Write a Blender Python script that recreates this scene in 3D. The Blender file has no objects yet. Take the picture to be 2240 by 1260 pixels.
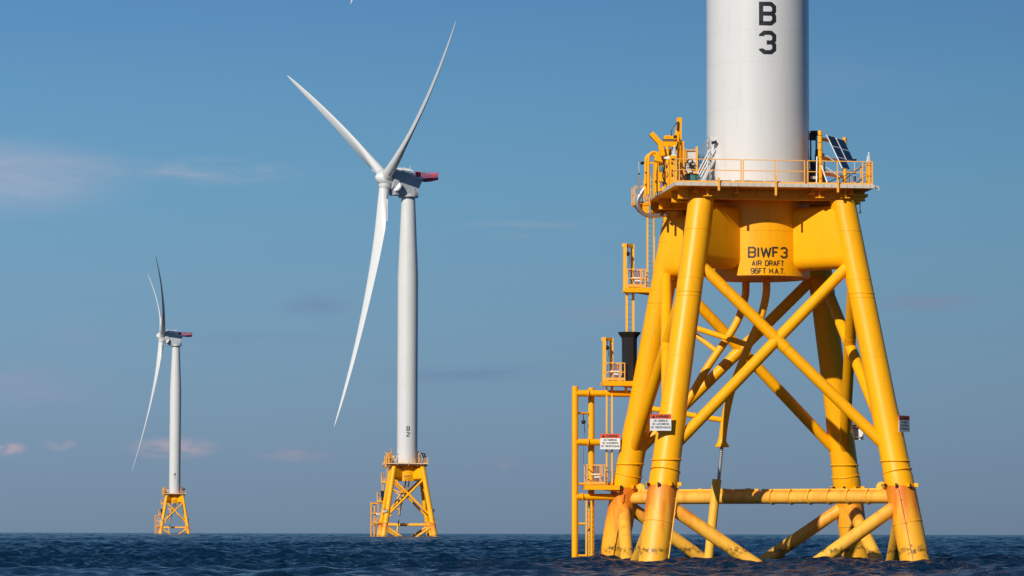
import bpy, math, random
import numpy as np
from mathutils import Vector, Matrix
R = math.radians
random.seed(7); np.random.seed(7)
S = bpy.context.scene
COL = S.collection

# ---------------------------------------------------------------- camera
cam_d = bpy.data.cameras.new('camera'); cam = bpy.data.objects.new('camera', cam_d); COL.objects.link(cam)
cam_d.sensor_width = 36.0; cam_d.lens = 36.0*7530/2240
cam_d.clip_start = 0.5; cam_d.clip_end = 60000
pitch = math.atan(532/7530)
roll = R(0.14)
cam.matrix_world = Matrix.Translation((0, 0, 1.67)) @ Matrix.Rotation(R(90)+pitch, 4, 'X') @ Matrix.Rotation(roll, 4, 'Z')
S.camera = cam

# ---------------------------------------------------------------- sky and sun
SUN_AZ, SUN_EL = R(31.0), R(29.0)       # azimuth to the left of straight behind the camera
SUN = Vector((-math.sin(SUN_AZ)*math.cos(SUN_EL), -math.cos(SUN_AZ)*math.cos(SUN_EL), math.sin(SUN_EL)))
w = bpy.data.worlds.new('World'); S.world = w; w.use_nodes = True
nt = w.node_tree; nt.nodes.clear()
def N(t, **k):
    n = nt.nodes.new(t)
    for a, b in k.items(): setattr(n, a, b)
    return n
def L(a, b): nt.links.new(a, b)
sky = N('ShaderNodeTexSky'); sky.sky_type = 'NISHITA'; sky.sun_disc = False
sky.sun_elevation = SUN_EL; sky.sun_rotation = math.atan2(SUN.x, SUN.y)
sky.air_density = 1.0; sky.dust_density = 0.0; sky.ozone_density = 2.0; sky.altitude = 0
tc = N('ShaderNodeTexCoord')
sep = N('ShaderNodeSeparateXYZ'); L(tc.outputs['Generated'], sep.inputs[0])
# tint of the air by height above the horizon (deeper blue higher up, dusty blue low down)
rmp = N('ShaderNodeMapRange'); rmp.inputs['From Min'].default_value = 0.0; rmp.inputs['From Max'].default_value = 0.165
L(sep.outputs['Z'], rmp.inputs['Value'])
cr = N('ShaderNodeValToRGB'); L(rmp.outputs[0], cr.inputs[0])
SKYTINT = [(0.0, (0.140, 0.236, 0.530)), (0.13, (0.178, 0.272, 0.538)), (0.291, (0.228, 0.333, 0.545)), (0.452, (0.262, 0.394, 0.566)), (0.612, (0.278, 0.447, 0.600)), (0.772, (0.275, 0.462, 0.620)), (0.924, (0.262, 0.448, 0.632)), (1.0, (0.255, 0.440, 0.640))]
els = cr.color_ramp.elements
els[0].position = 0; els[1].position = 1
for p, c in SKYTINT[1:-1]: els.new(p)
for e, (p, c) in zip(els, SKYTINT): e.position = p; e.color = (*c, 1)
mul = N('ShaderNodeMix', data_type='RGBA', blend_type='MULTIPLY'); mul.inputs['Factor'].default_value = 1
L(sky.outputs[0], mul.inputs['A']); L(cr.outputs[0], mul.inputs['B'])
cur = mul.outputs['Result']
# direction -> azimuth / elevation in degrees
at = N('ShaderNodeMath', operation='ARCTAN2'); L(sep.outputs['X'], at.inputs[0]); L(sep.outputs['Y'], at.inputs[1])
az = N('ShaderNodeMath', operation='DEGREES'); L(at.outputs[0], az.inputs[0])
asn = N('ShaderNodeMath', operation='ARCSINE'); L(sep.outputs['Z'], asn.inputs[0])
el = N('ShaderNodeMath', operation='DEGREES'); L(asn.outputs[0], el.inputs[0])
comb = N('ShaderNodeCombineXYZ'); L(az.outputs[0], comb.inputs[0]); L(el.outputs[0], comb.inputs[1])
def cloud(ca, ce, wa, we, col, amt, scale=(0.5, 2.2), seed=0.0, lo=0.35, hi=0.75, detail=5, rot=0.0):
    """one bank of cloud: an elliptical area of the sky (degrees) broken up by noise"""
    global cur
    m = N('ShaderNodeMapping'); m.vector_type = 'POINT'
    m.inputs['Location'].default_value = (seed, seed*1.7, seed*0.3); m.inputs['Scale'].default_value = (scale[0], scale[1], 1)
    m.inputs['Rotation'].default_value = (0, 0, rot)
    L(comb.outputs[0], m.inputs[0])
    n = N('ShaderNodeTexNoise'); n.inputs['Scale'].default_value = 1; n.inputs['Detail'].default_value = detail
    n.inputs['Roughness'].default_value = 0.55; n.inputs['Distortion'].default_value = 0.4
    L(m.outputs[0], n.inputs['Vector'])
    nr = N('ShaderNodeMapRange', interpolation_type='SMOOTHSTEP'); nr.inputs['From Min'].default_value = lo; nr.inputs['From Max'].default_value = hi
    L(n.outputs['Fac'], nr.inputs['Value'])
    v = N('ShaderNodeVectorMath', operation='SUBTRACT'); v.inputs[1].default_value = (ca, ce, 0); L(comb.outputs[0], v.inputs[0])
    d = N('ShaderNodeVectorMath', operation='MULTIPLY'); d.inputs[1].default_value = (1/wa, 1/we, 0); L(v.outputs[0], d.inputs[0])
    ln = N('ShaderNodeVectorMath', operation='LENGTH'); L(d.outputs[0], ln.inputs[0])
    fr = N('ShaderNodeMapRange', interpolation_type='SMOOTHSTEP'); fr.inputs['From Min'].default_value = 1.0; fr.inputs['From Max'].default_value = 0.0
    L(ln.outputs['Value'], fr.inputs['Value'])
    a = N('ShaderNodeMath', operation='MULTIPLY'); L(nr.outputs[0], a.inputs[0]); L(fr.outputs[0], a.inputs[1])
    b = N('ShaderNodeMath', operation='MULTIPLY'); b.inputs[1].default_value = amt; L(a.outputs[0], b.inputs[0])
    mx = N('ShaderNodeMix', data_type='RGBA'); L(b.outputs[0], mx.inputs['Factor']); L(cur, mx.inputs['A']); mx.inputs['B'].default_value = (*col, 1)
    cur = mx.outputs['Result']
CW = (4.6, 5.2, 6.3); CP = (4.3, 3.8, 4.4); CG = (1.9, 2.5, 4.0)
for c in [
    (-8.8, 5.80, 3.2, 0.85, (3.2, 3.8, 5.1), 0.95, (0.7, 2.6), 3.1, 0.10, 0.62),
    (-7.6, 5.95, 2.2, 0.40, (2.9, 3.6, 5.0), 0.55, (1.1, 5.0), 33.1, 0.25, 0.65),
    (-5.1, 5.95, 2.1, 0.30, (3.3, 3.9, 5.1), 0.8, (0.8, 4.0), 7.7, 0.35, 0.7),
    (-3.27, 3.73, 0.95, 0.26, (1.6, 2.35, 4.0), 0.50, (0.9, 3.0), 1.3, 0.25, 0.6),
    (-4.0, 3.17, 1.9, 0.15, (1.3, 2.2, 3.9), 0.45, (0.6, 4.0), 5.9, 0.3, 0.7),
    (-7.2, 3.25, 0.8, 0.30, (2.4, 2.9, 4.3), 0.50, (1.0, 3.0), 9.2, 0.3, 0.7),
    (-8.0, 2.40, 2.6, 0.55, (2.4, 2.9, 4.3), 0.70, (0.5, 2.0), 2.4, 0.3, 0.7),
    (-5.6, 1.36, 0.95, 0.24, (4.6, 3.6, 4.1), 0.75, (1.8, 5.0), 4.4, 0.28, 0.60),
    (-8.3, 1.33, 0.38, 0.16, (4.8, 3.7, 4.1), 0.80, (2.5, 6.0), 6.1, 0.33, 0.60),
    (-7.45, 1.40, 0.40, 0.14, (3.6, 3.1, 4.0), 0.65, (2.5, 6.0), 8.8, 0.38, 0.65),
    (-3.8, 1.25, 1.0, 0.16, (3.6, 3.0, 3.9), 0.60, (1.8, 6.0), 12.3, 0.40, 0.65),
    (-0.3, 1.12, 0.60, 0.16, (3.3, 2.9, 4.0), 0.55, (1.8, 6.0), 14.9, 0.36, 0.65),
    (0.3, 5.02, 2.0, 0.20, (2.7, 3.7, 5.0), 0.75, (0.8, 5.0), 16.2, 0.3, 0.65),
    (1.5, 3.65, 1.2, 0.32, (2.6, 3.0, 4.3), 0.65, (0.8, 3.0), 18.6, 0.3, 0.7),
    (-0.6, 2.58, 2.3, 0.24, (1.4, 2.2, 3.9), 0.45, (0.5, 3.0), 20.4, 0.25, 0.65),
    (6.9, 3.78, 1.4, 0.20, (2.3, 2.9, 4.4), 0.8, (0.7, 3.5), 22.1, 0.28, 0.62),
    (5.0, 7.4, 3.5, 0.8, (1.9, 3.3, 5.6), 0.35, (0.4, 2.0), 25.3, 0.3, 0.7),
]: cloud(*c[:6], scale=c[6], seed=c[7], lo=c[8], hi=c[9], detail=5 if c[4][0] > 2.8 else 3)
azf = N('ShaderNodeMapRange'); azf.inputs['From Min'].default_value = -8.5; azf.inputs['From Max'].default_value = 8.5
azf.inputs['To Min'].default_value = 1.10; azf.inputs['To Max'].default_value = 0.84; L(az.outputs[0], azf.inputs['Value'])
vm = N('ShaderNodeVectorMath', operation='SCALE'); L(cur, vm.inputs[0]); L(azf.outputs[0], vm.inputs['Scale']); cur = vm.outputs[0]
bg = N('ShaderNodeBackground'); bg.inputs['Strength'].default_value = 0.1
L(cur, bg.inputs[0]); out = N('ShaderNodeOutputWorld'); L(bg.outputs[0], out.inputs[0])

sd = bpy.data.lights.new('sun', 'SUN'); sd.energy = 4.6; sd.angle = R(0.53); sd.color = (1.0, 0.93, 0.82)
sun = bpy.data.objects.new('sun', sd); COL.objects.link(sun)
sun.rotation_euler = SUN.to_track_quat('Z', 'Y').to_euler(); sun.location = (0, 0, 300)

S.view_settings.view_transform = 'Standard'; S.view_settings.look = 'None'
S.view_settings.exposure = 0.0; S.view_settings.gamma = 1.0; S.view_settings.use_curve_mapping = False
S.render.engine = 'CYCLES'

# ---------------------------------------------------------------- materials
def mat(name, col, rough=0.5, metal=0.0, spec=0.5, coat=0.0, vary=0.0, vscale=0.4, bump=0.0):
    m = bpy.data.materials.new(name); m.use_nodes = True
    t = m.node_tree; b = t.nodes['Principled BSDF']
    b.inputs['Roughness'].default_value = rough; b.inputs['Metallic'].default_value = metal
    b.inputs['Specular IOR Level'].default_value = spec; b.inputs['Coat Weight'].default_value = coat; b.inputs['Coat Roughness'].default_value = 0.12
    b.inputs['Base Color'].default_value = (*col, 1)
    if vary:
        tcn = t.nodes.new('ShaderNodeTexCoord')
        mp = t.nodes.new('ShaderNodeMapping'); mp.inputs['Scale'].default_value = (1, 1, 0.35); t.links.new(tcn.outputs['Object'], mp.inputs[0])
        n = t.nodes.new('ShaderNodeTexNoise'); n.inputs['Scale'].default_value = vscale; n.inputs['Detail'].default_value = 6; n.inputs['Roughness'].default_value = 0.6
        t.links.new(mp.outputs[0], n.inputs['Vector'])
        r = t.nodes.new('ShaderNodeMapRange'); r.inputs['From Min'].default_value = 0.3; r.inputs['From Max'].default_value = 0.7
        r.inputs['To Min'].default_value = 1-vary; r.inputs['To Max'].default_value = 1+vary*0.4
        t.links.new(n.outputs['Fac'], r.inputs['Value'])
        mx = t.nodes.new('ShaderNodeVectorMath'); mx.operation = 'SCALE'; mx.inputs[0].default_value = col; t.links.new(r.outputs[0], mx.inputs['Scale'])
        t.links.new(mx.outputs[0], b.inputs['Base Color'])
        r2 = t.nodes.new('ShaderNodeMapRange'); r2.inputs['To Min'].default_value = rough*0.75; r2.inputs['To Max'].default_value = min(1, rough*1.3)
        t.links.new(n.outputs['Fac'], r2.inputs['Value']); t.links.new(r2.outputs[0], b.inputs['Roughness'])
    if bump:
        tcn = t.nodes.new('ShaderNodeTexCoord'); n = t.nodes.new('ShaderNodeTexNoise'); n.inputs['Scale'].default_value = 1.3; n.inputs['Detail'].default_value = 3
        t.links.new(tcn.outputs['Object'], n.inputs['Vector'])
        bp = t.nodes.new('ShaderNodeBump'); bp.inputs['Strength'].default_value = bump; bp.inputs['Distance'].default_value = 0.05
        t.links.new(n.outputs['Fac'], bp.inputs['Height']); t.links.new(bp.outputs[0], b.inputs['Normal'])
    return m
YEL = (0.95, 0.415, 0.001)
M = {}
M['yellow'] = mat('yellow_paint', YEL, 0.42, spec=0.30, vary=0.06, bump=0.03)
M['yellow_light'] = mat('weathered_yellow_paint', (0.90, 0.47, 0.035), 0.5, vary=0.10, vscale=0.8)
M['rail'] = mat('faded_orange_paint', (0.88, 0.42, 0.06), 0.5)
M['white'] = mat('white_tower_paint', (0.62, 0.62, 0.605), 0.28, coat=0.3, vary=0.035, vscale=0.25)
M['blade'] = mat('white_blade_gelcoat', (0.66, 0.67, 0.66), 0.35, coat=0.2, vary=0.03, vscale=0.1)
M['nacelle'] = mat('nacelle_shade_grey', (0.46, 0.49, 0.52), 0.45, vary=0.12, vscale=0.5)  # grey puts the shaded look of the housing sides into the colour
M['nac_white'] = mat('white_roof_paint', (0.80, 0.80, 0.78), 0.4, vary=0.05)
M['red'] = mat('red_paint', (0.80, 0.05, 0.09), 0.45, vary=0.1, vscale=1.5)
M['black'] = mat('black_rubber', (0.012, 0.012, 0.014), 0.45, vary=0.3, vscale=1.0)
M['ink'] = mat('black_lettering', (0.012, 0.012, 0.018), 0.5)
M['ink_brown'] = mat('dark_lettering', (0.035, 0.022, 0.01), 0.5)
M['steel'] = mat('galvanised_steel', (0.5, 0.5, 0.5), 0.4, metal=0.7, vary=0.15, vscale=3)
M['grey'] = mat('grey_paint', (0.45, 0.45, 0.43), 0.5, vary=0.08)
M['palegrey'] = mat('pale_grey_paint', (0.62, 0.62, 0.60), 0.5, vary=0.05)
M['deckgrey'] = mat('deck_edge_paint', (0.60, 0.53, 0.42), 0.6, vary=0.12, vscale=2)
M['signwhite'] = mat('sign_white', (0.78, 0.78, 0.76), 0.4)
M['signred'] = mat('sign_red', (0.68, 0.10, 0.04), 0.4)
M['teal'] = mat('teal_plastic', (0.05, 0.22, 0.25), 0.4, vary=0.5, vscale=6)
M['cell'] = mat('solar_cell', (0.004, 0.008, 0.022), 0.15)
M['glass'] = mat('lens_glass', (0.6, 0.65, 0.65), 0.1, metal=0.3)

def grime(m, col, dirt, amt, lo=0.60, hi=0.75):
    """thin vertical runs and scattered specks of dirt over an existing paint"""
    t = m.node_tree; b = t.nodes['Principled BSDF']; K = t.nodes.new; LK = t.links.new
    src = b.inputs['Base Color'].links[0].from_socket
    tcn = K('ShaderNodeTexCoord'); mp = K('ShaderNodeMapping'); mp.inputs['Scale'].default_value = (5.0, 5.0, 0.22); LK(tcn.outputs['Object'], mp.inputs[0])
    n = K('ShaderNodeTexNoise'); n.inputs['Scale'].default_value = 1.0; n.inputs['Detail'].default_value = 6; n.inputs['Roughness'].default_value = 0.6; LK(mp.outputs[0], n.inputs['Vector'])
    n2 = K('ShaderNodeTexNoise'); n2.inputs['Scale'].default_value = 0.35; n2.inputs['Detail'].default_value = 3; LK(tcn.outputs['Object'], n2.inputs['Vector'])
    ad = K('ShaderNodeMath'); ad.operation = 'MULTIPLY_ADD'; ad.inputs[1].default_value = 0.35; LK(n2.outputs['Fac'], ad.inputs[0]); LK(n.outputs['Fac'], ad.inputs[2])
    r = K('ShaderNodeMapRange'); r.inputs['From Min'].default_value = lo+.12; r.inputs['From Max'].default_value = hi+.14; r.inputs['To Max'].default_value = amt; LK(ad.outputs[0], r.inputs['Value'])
    mx = K('ShaderNodeMix'); mx.data_type = 'RGBA'; LK(r.outputs[0], mx.inputs['Factor']); LK(src, mx.inputs['A']); mx.inputs['B'].default_value = (*dirt, 1)
    LK(mx.outputs['Result'], b.inputs['Base Color'])
grime(M['yellow'], YEL, (0.50, 0.20, 0.02), 0.28)
grime(M['white'], (1, 1, 1), (0.38, 0.35, 0.30), 0.18)
def stained(name, base, rust, z0, z1, amt, growth=0.62):
    """paint with rust washed down from the joint and a dark growth line just above the water"""
    m = mat(name, base, 0.5); t = m.node_tree; b = t.nodes['Principled BSDF']; K = t.nodes.new; LK = t.links.new
    tcn = K('ShaderNodeTexCoord'); sp = K('ShaderNodeSeparateXYZ'); LK(tcn.outputs['Object'], sp.inputs[0])
    mp = K('ShaderNodeMapping'); mp.inputs['Scale'].default_value = (1.9, 1.9, 0.20); LK(tcn.outputs['Object'], mp.inputs[0])
    n = K('ShaderNodeTexNoise'); n.inputs['Scale'].default_value = 1.0; n.inputs['Detail'].default_value = 9; n.inputs['Roughness'].default_value = 0.72; LK(mp.outputs[0], n.inputs['Vector'])
    zz = K('ShaderNodeMapRange'); zz.inputs['From Min'].default_value = z0; zz.inputs['From Max'].default_value = z1; zz.inputs['To Min'].default_value = -0.22; zz.inputs['To Max'].default_value = 0.14; LK(sp.outputs['Z'], zz.inputs['Value'])
    ad = K('ShaderNodeMath'); ad.operation = 'ADD'; LK(n.outputs['Fac'], ad.inputs[0]); LK(zz.outputs[0], ad.inputs[1])
    r = K('ShaderNodeMapRange'); r.inputs['From Min'].default_value = 0.42; r.inputs['From Max'].default_value = 0.66; r.inputs['To Max'].default_value = amt; LK(ad.outputs[0], r.inputs['Value'])
    mx = K('ShaderNodeMix'); mx.data_type = 'RGBA'; mx.inputs['A'].default_value = (*base, 1); mx.inputs['B'].default_value = (*rust, 1); LK(r.outputs[0], mx.inputs['Factor'])
    # fine scratches / lavender grey wear
    n3 = K('ShaderNodeTexNoise'); n3.inputs['Scale'].default_value = 2.3; n3.inputs['Detail'].default_value = 8; LK(mp.outputs[0], n3.inputs['Vector'])
    r3 = K('ShaderNodeMapRange'); r3.inputs['From Min'].default_value = 0.60; r3.inputs['From Max'].default_value = 0.72; r3.inputs['To Max'].default_value = 0.35; LK(n3.outputs['Fac'], r3.inputs['Value'])
    m3 = K('ShaderNodeMix'); m3.data_type = 'RGBA'; LK(mx.outputs['Result'], m3.inputs['A']); m3.inputs['B'].default_value = (0.60, 0.36, 0.12, 1); LK(r3.outputs[0], m3.inputs['Factor'])
    n2 = K('ShaderNodeTexNoise'); n2.inputs['Scale'].default_value = 4.5; n2.inputs['Detail'].default_value = 8; n2.inputs['Roughness'].default_value = 0.7; LK(tcn.outputs['Object'], n2.inputs['Vector'])
    # wetness line: |z - 0.62| small plus noise
    nw = K('ShaderNodeTexNoise'); nw.inputs['Scale'].default_value = 0.9; nw.inputs['Detail'].default_value = 5; LK(tcn.outputs['Object'], nw.inputs['Vector'])
    wz = K('ShaderNodeMath'); wz.operation = 'MULTIPLY_ADD'; wz.inputs[1].default_value = 0.9; LK(nw.outputs['Fac'], wz.inputs[0]); LK(sp.outputs['Z'], wz.inputs[2])
    zc = K('ShaderNodeMath'); zc.operation = 'SUBTRACT'; zc.inputs[1].default_value = growth+.42; LK(wz.outputs[0], zc.inputs[0])
    za = K('ShaderNodeMath'); za.operation = 'ABSOLUTE'; LK(zc.outputs[0], za.inputs[0])
    zm = K('ShaderNodeMath'); zm.operation = 'MULTIPLY_ADD'; zm.inputs[1].default_value = -0.55; zm.inputs[2].default_value = 0.11; LK(za.outputs[0], zm.inputs[0])
    zn = K('ShaderNodeMath'); zn.operation = 'ADD'; LK(zm.outputs[0], zn.inputs[0]); LK(n2.outputs['Fac'], zn.inputs[1])
    zr = K('ShaderNodeMapRange'); zr.inputs['From Min'].default_value = 0.50; zr.inputs['From Max'].default_value = 0.66; zr.inputs['To Max'].default_value = 0.85; LK(zn.outputs[0], zr.inputs['Value'])
    m2 = K('ShaderNodeMix'); m2.data_type = 'RGBA'; LK(m3.outputs['Result'], m2.inputs['A']); m2.inputs['B'].default_value = (0.07, 0.042, 0.008, 1); LK(zr.outputs[0], m2.inputs['Factor'])
    LK(m2.outputs['Result'], b.inputs['Base Color'])
    return m
M['sleeve'] = stained('stained_sleeve_paint', (0.90, 0.41, 0.018), (0.72, 0.17, 0.004), 0.2, 4.2, 1.0)
M['lowbrace'] = stained('stained_brace_paint', (0.90, 0.45, 0.04), (0.74, 0.18, 0.008), 0.4, 3.6, 0.85, growth=0.62)
M['hbrace'] = stained('stained_horizontal_paint', (0.90, 0.45, 0.05), (0.80, 0.22, 0.02), 2.4, 4.6, 0.75, growth=-5)

# ---------------------------------------------------------------- mesh helpers
def frame(d):
    d = Vector(d).normalized(); a = Vector((0, 0, 1)) if abs(d.z) < 0.95 else Vector((1, 0, 0))
    u = d.cross(a).normalized(); v = u.cross(d).normalized()
    return d, u, v
class MB:
    def __init__(s): s.v = []; s.f = []; s.marks = []
    def add(s, vs, fs):
        o = len(s.v); s.marks.append((o, len(s.f))); s.v += [tuple(p) for p in vs]; s.f += [tuple(i+o for i in q) for q in fs]; return s
    def loft(s, rings, cap=True, closed=True):
        n = len(rings[0]); vs = [p for r in rings for p in r]; fs = []
        for k in range(len(rings)-1):
            for i in range(n if closed else n-1):
                j = (i+1) % n; fs.append((k*n+i, k*n+j, (k+1)*n+j, (k+1)*n+i))
        if cap: fs.append(tuple(range(n-1, -1, -1))); fs.append(tuple((len(rings)-1)*n+i for i in range(n)))
        return s.add(vs, fs)
    def tube(s, p0, p1, r0, r1=None, n=20, cap=True):
        r1 = r0 if r1 is None else r1; p0 = Vector(p0); p1 = Vector(p1); d, u, v = frame(p1-p0)
        c = [(math.cos(2*math.pi*i/n), math.sin(2*math.pi*i/n)) for i in range(n)]
        return s.loft([[p0+(u*a+v*b)*r0 for a, b in c], [p1+(u*a+v*b)*r1 for a, b in c]], cap)
    def path(s, pts, r, n=12, cap=True, smooth=0):
        pts = [Vector(p) for p in pts]
        if smooth:
            q = []
            P = [pts[0]]+pts+[pts[-1]]
            for i in range(1, len(P)-2):
                for k in range(smooth):
                    t = k/smooth; a, b, c, d = P[i-1], P[i], P[i+1], P[i+2]
                    q.append(0.5*((2*b)+(c-a)*t+(2*a-5*b+4*c-d)*t*t+(3*b-a-3*c+d)*t**3))
            q.append(pts[-1]); pts = q
        rs = r if isinstance(r, (list, tuple)) else [r]*len(pts)
        if len(rs) != len(pts): rs = [rs[int(i*(len(rs)-1)/(len(pts)-1))] for i in range(len(pts))]
        rings = []; pu = None
        for i, p in enumerate(pts):
            d = (pts[min(i+1, len(pts)-1)]-pts[max(i-1, 0)]).normalized()
            if pu is None: _, u, v = frame(d)
            else: u = (pu-d*pu.dot(d)).normalized(); v = u.cross(d).normalized()
            pu = u
            rings.append([p+(u*math.cos(2*math.pi*k/n)+v*math.sin(2*math.pi*k/n))*rs[i] for k in range(n)])
        return s.loft(rings, cap)
    def lathe(s, prof, c=(0, 0, 0), axis='Z', n=48, cap=True):
        rings = []
        for r, h in prof:
            ring = []
            for i in range(n):
                a = 2*math.pi*i/n; x, y = r*math.cos(a), r*math.sin(a)
                ring.append(Vector(c)+(Vector((x, y, h)) if axis == 'Z' else Vector((h, x, y))))
            rings.append(ring)
        return s.loft(rings, cap)
    def box(s, c, size, rot=None, bev=0.0):
        hx, hy, hz = [a/2 for a in size]; m = rot or Matrix.Identity(3); c = Vector(c)
        if bev <= 0:
            vs = [c+m@Vector((x*hx, y*hy, z*hz)) for x in (-1, 1) for y in (-1, 1) for z in (-1, 1)]
            return s.add(vs, [(0, 1, 3, 2), (4, 6, 7, 5), (0, 4, 5, 1), (2, 3, 7, 6), (0, 2, 6, 4), (1, 5, 7, 3)])
        b = min(bev, hx*.9, hy*.9, hz*.9)
        rings = []
        for z, k in ((-hz, b), (-hz+b, 0), (hz-b, 0), (hz, b)):
            X, Y = hx-k, hy-k; bb = b*0.6
            rings.append([c+m@Vector(p) for p in ((X, -Y+bb, z), (X, Y-bb, z), (X-bb, Y, z), (-X+bb, Y, z), (-X, Y-bb, z), (-X, -Y+bb, z), (-X+bb, -Y, z), (X-bb, -Y, z))])
        return s.loft(rings)
    def bx(s, x0, x1, y0, y1, z0, z1, bev=0.0): return s.box(((x0+x1)/2, (y0+y1)/2, (z0+z1)/2), (abs(x1-x0), abs(y1-y0), abs(z1-z0)), None, bev)
    def bar(s, p0, p1, w, h=None, up=(0, 0, 1)):
        h = h or w; p0 = Vector(p0); p1 = Vector(p1); d = (p1-p0); ln = d.length; d.normalize()
        u = d.cross(Vector(up)); 
        if u.length < 1e-3: u = d.cross(Vector((0, 1, 0)))
        u.normalize(); v = u.cross(d)
        m = Matrix((u, d, v)).transposed()
        return s.box((p0+p1)/2, (w, ln, h), m)
    def ring(s, c, axis, r, rr, n=40, m=8):
        d, u, v = frame(axis); c = Vector(c); rings = []
        for i in range(n+1):
            a = 2*math.pi*i/n; o = u*math.cos(a)+v*math.sin(a)
            rings.append([c+o*(r+rr*math.cos(2*math.pi*k/m))+d*rr*math.sin(2*math.pi*k/m) for k in range(m)])
        return s.loft(rings, cap=False)
    def prism(s, poly, y0, y1, yf=None):
        """polygon in x,z swept along y"""
        a = [Vector((x, y0 if yf is None else -yf(x, z), z)) for x, z in poly]; b = [Vector((x, y1 if yf is None else yf(x, z), z)) for x, z in poly]
        return s.loft([a, b])
    def build(s, name, m, parent=None, base=(0, 0, 0), smooth=35, label=None):
        me = bpy.data.meshes.new(name)
        b = Vector(base)
        me.from_pydata([tuple(Vector(p)-b) for p in s.v], [], s.f); me.validate()
        import bmesh
        bm = bmesh.new(); bm.from_mesh(me); bmesh.ops.recalc_face_normals(bm, faces=bm.faces); bm.to_mesh(me); bm.free()
        me.materials.append(m if not isinstance(m, str) else M[m])
        if smooth:
            me.polygons.foreach_set('use_smooth', [True]*len(me.polygons)); me.set_sharp_from_angle(angle=R(smooth))
        o = bpy.data.objects.new(name, me); COL.objects.link(o)
        if parent: o.parent = parent
        if label: o['label'] = label
        return o
def each(mb, name, m, parent=None, base=(0, 0, 0), smooth=35, per=1):
    """one object per piece collected in mb (per = primitives that make one piece)"""
    mk = mb.marks[::per]+[(len(mb.v), len(mb.f))]; out = []
    for (v0, f0), (v1, f1) in zip(mk, mk[1:]):
        q = MB(); q.v = mb.v[v0:v1]; q.f = [tuple(i-v0 for i in f) for f in mb.f[f0:f1]]; out.append(q.build(name, m, parent, base, smooth))
    return out
def empty(name, loc=(0, 0, 0), rz=0.0):
    o = bpy.data.objects.new(name, None); COL.objects.link(o); o.location = loc; o.rotation_euler = (0, 0, rz); o.empty_display_size = 0.5
    return o
def tag(o, label, cat, group=None):
    o['label'] = label; o['category'] = cat
    if group: o['group'] = group
    return o
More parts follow.
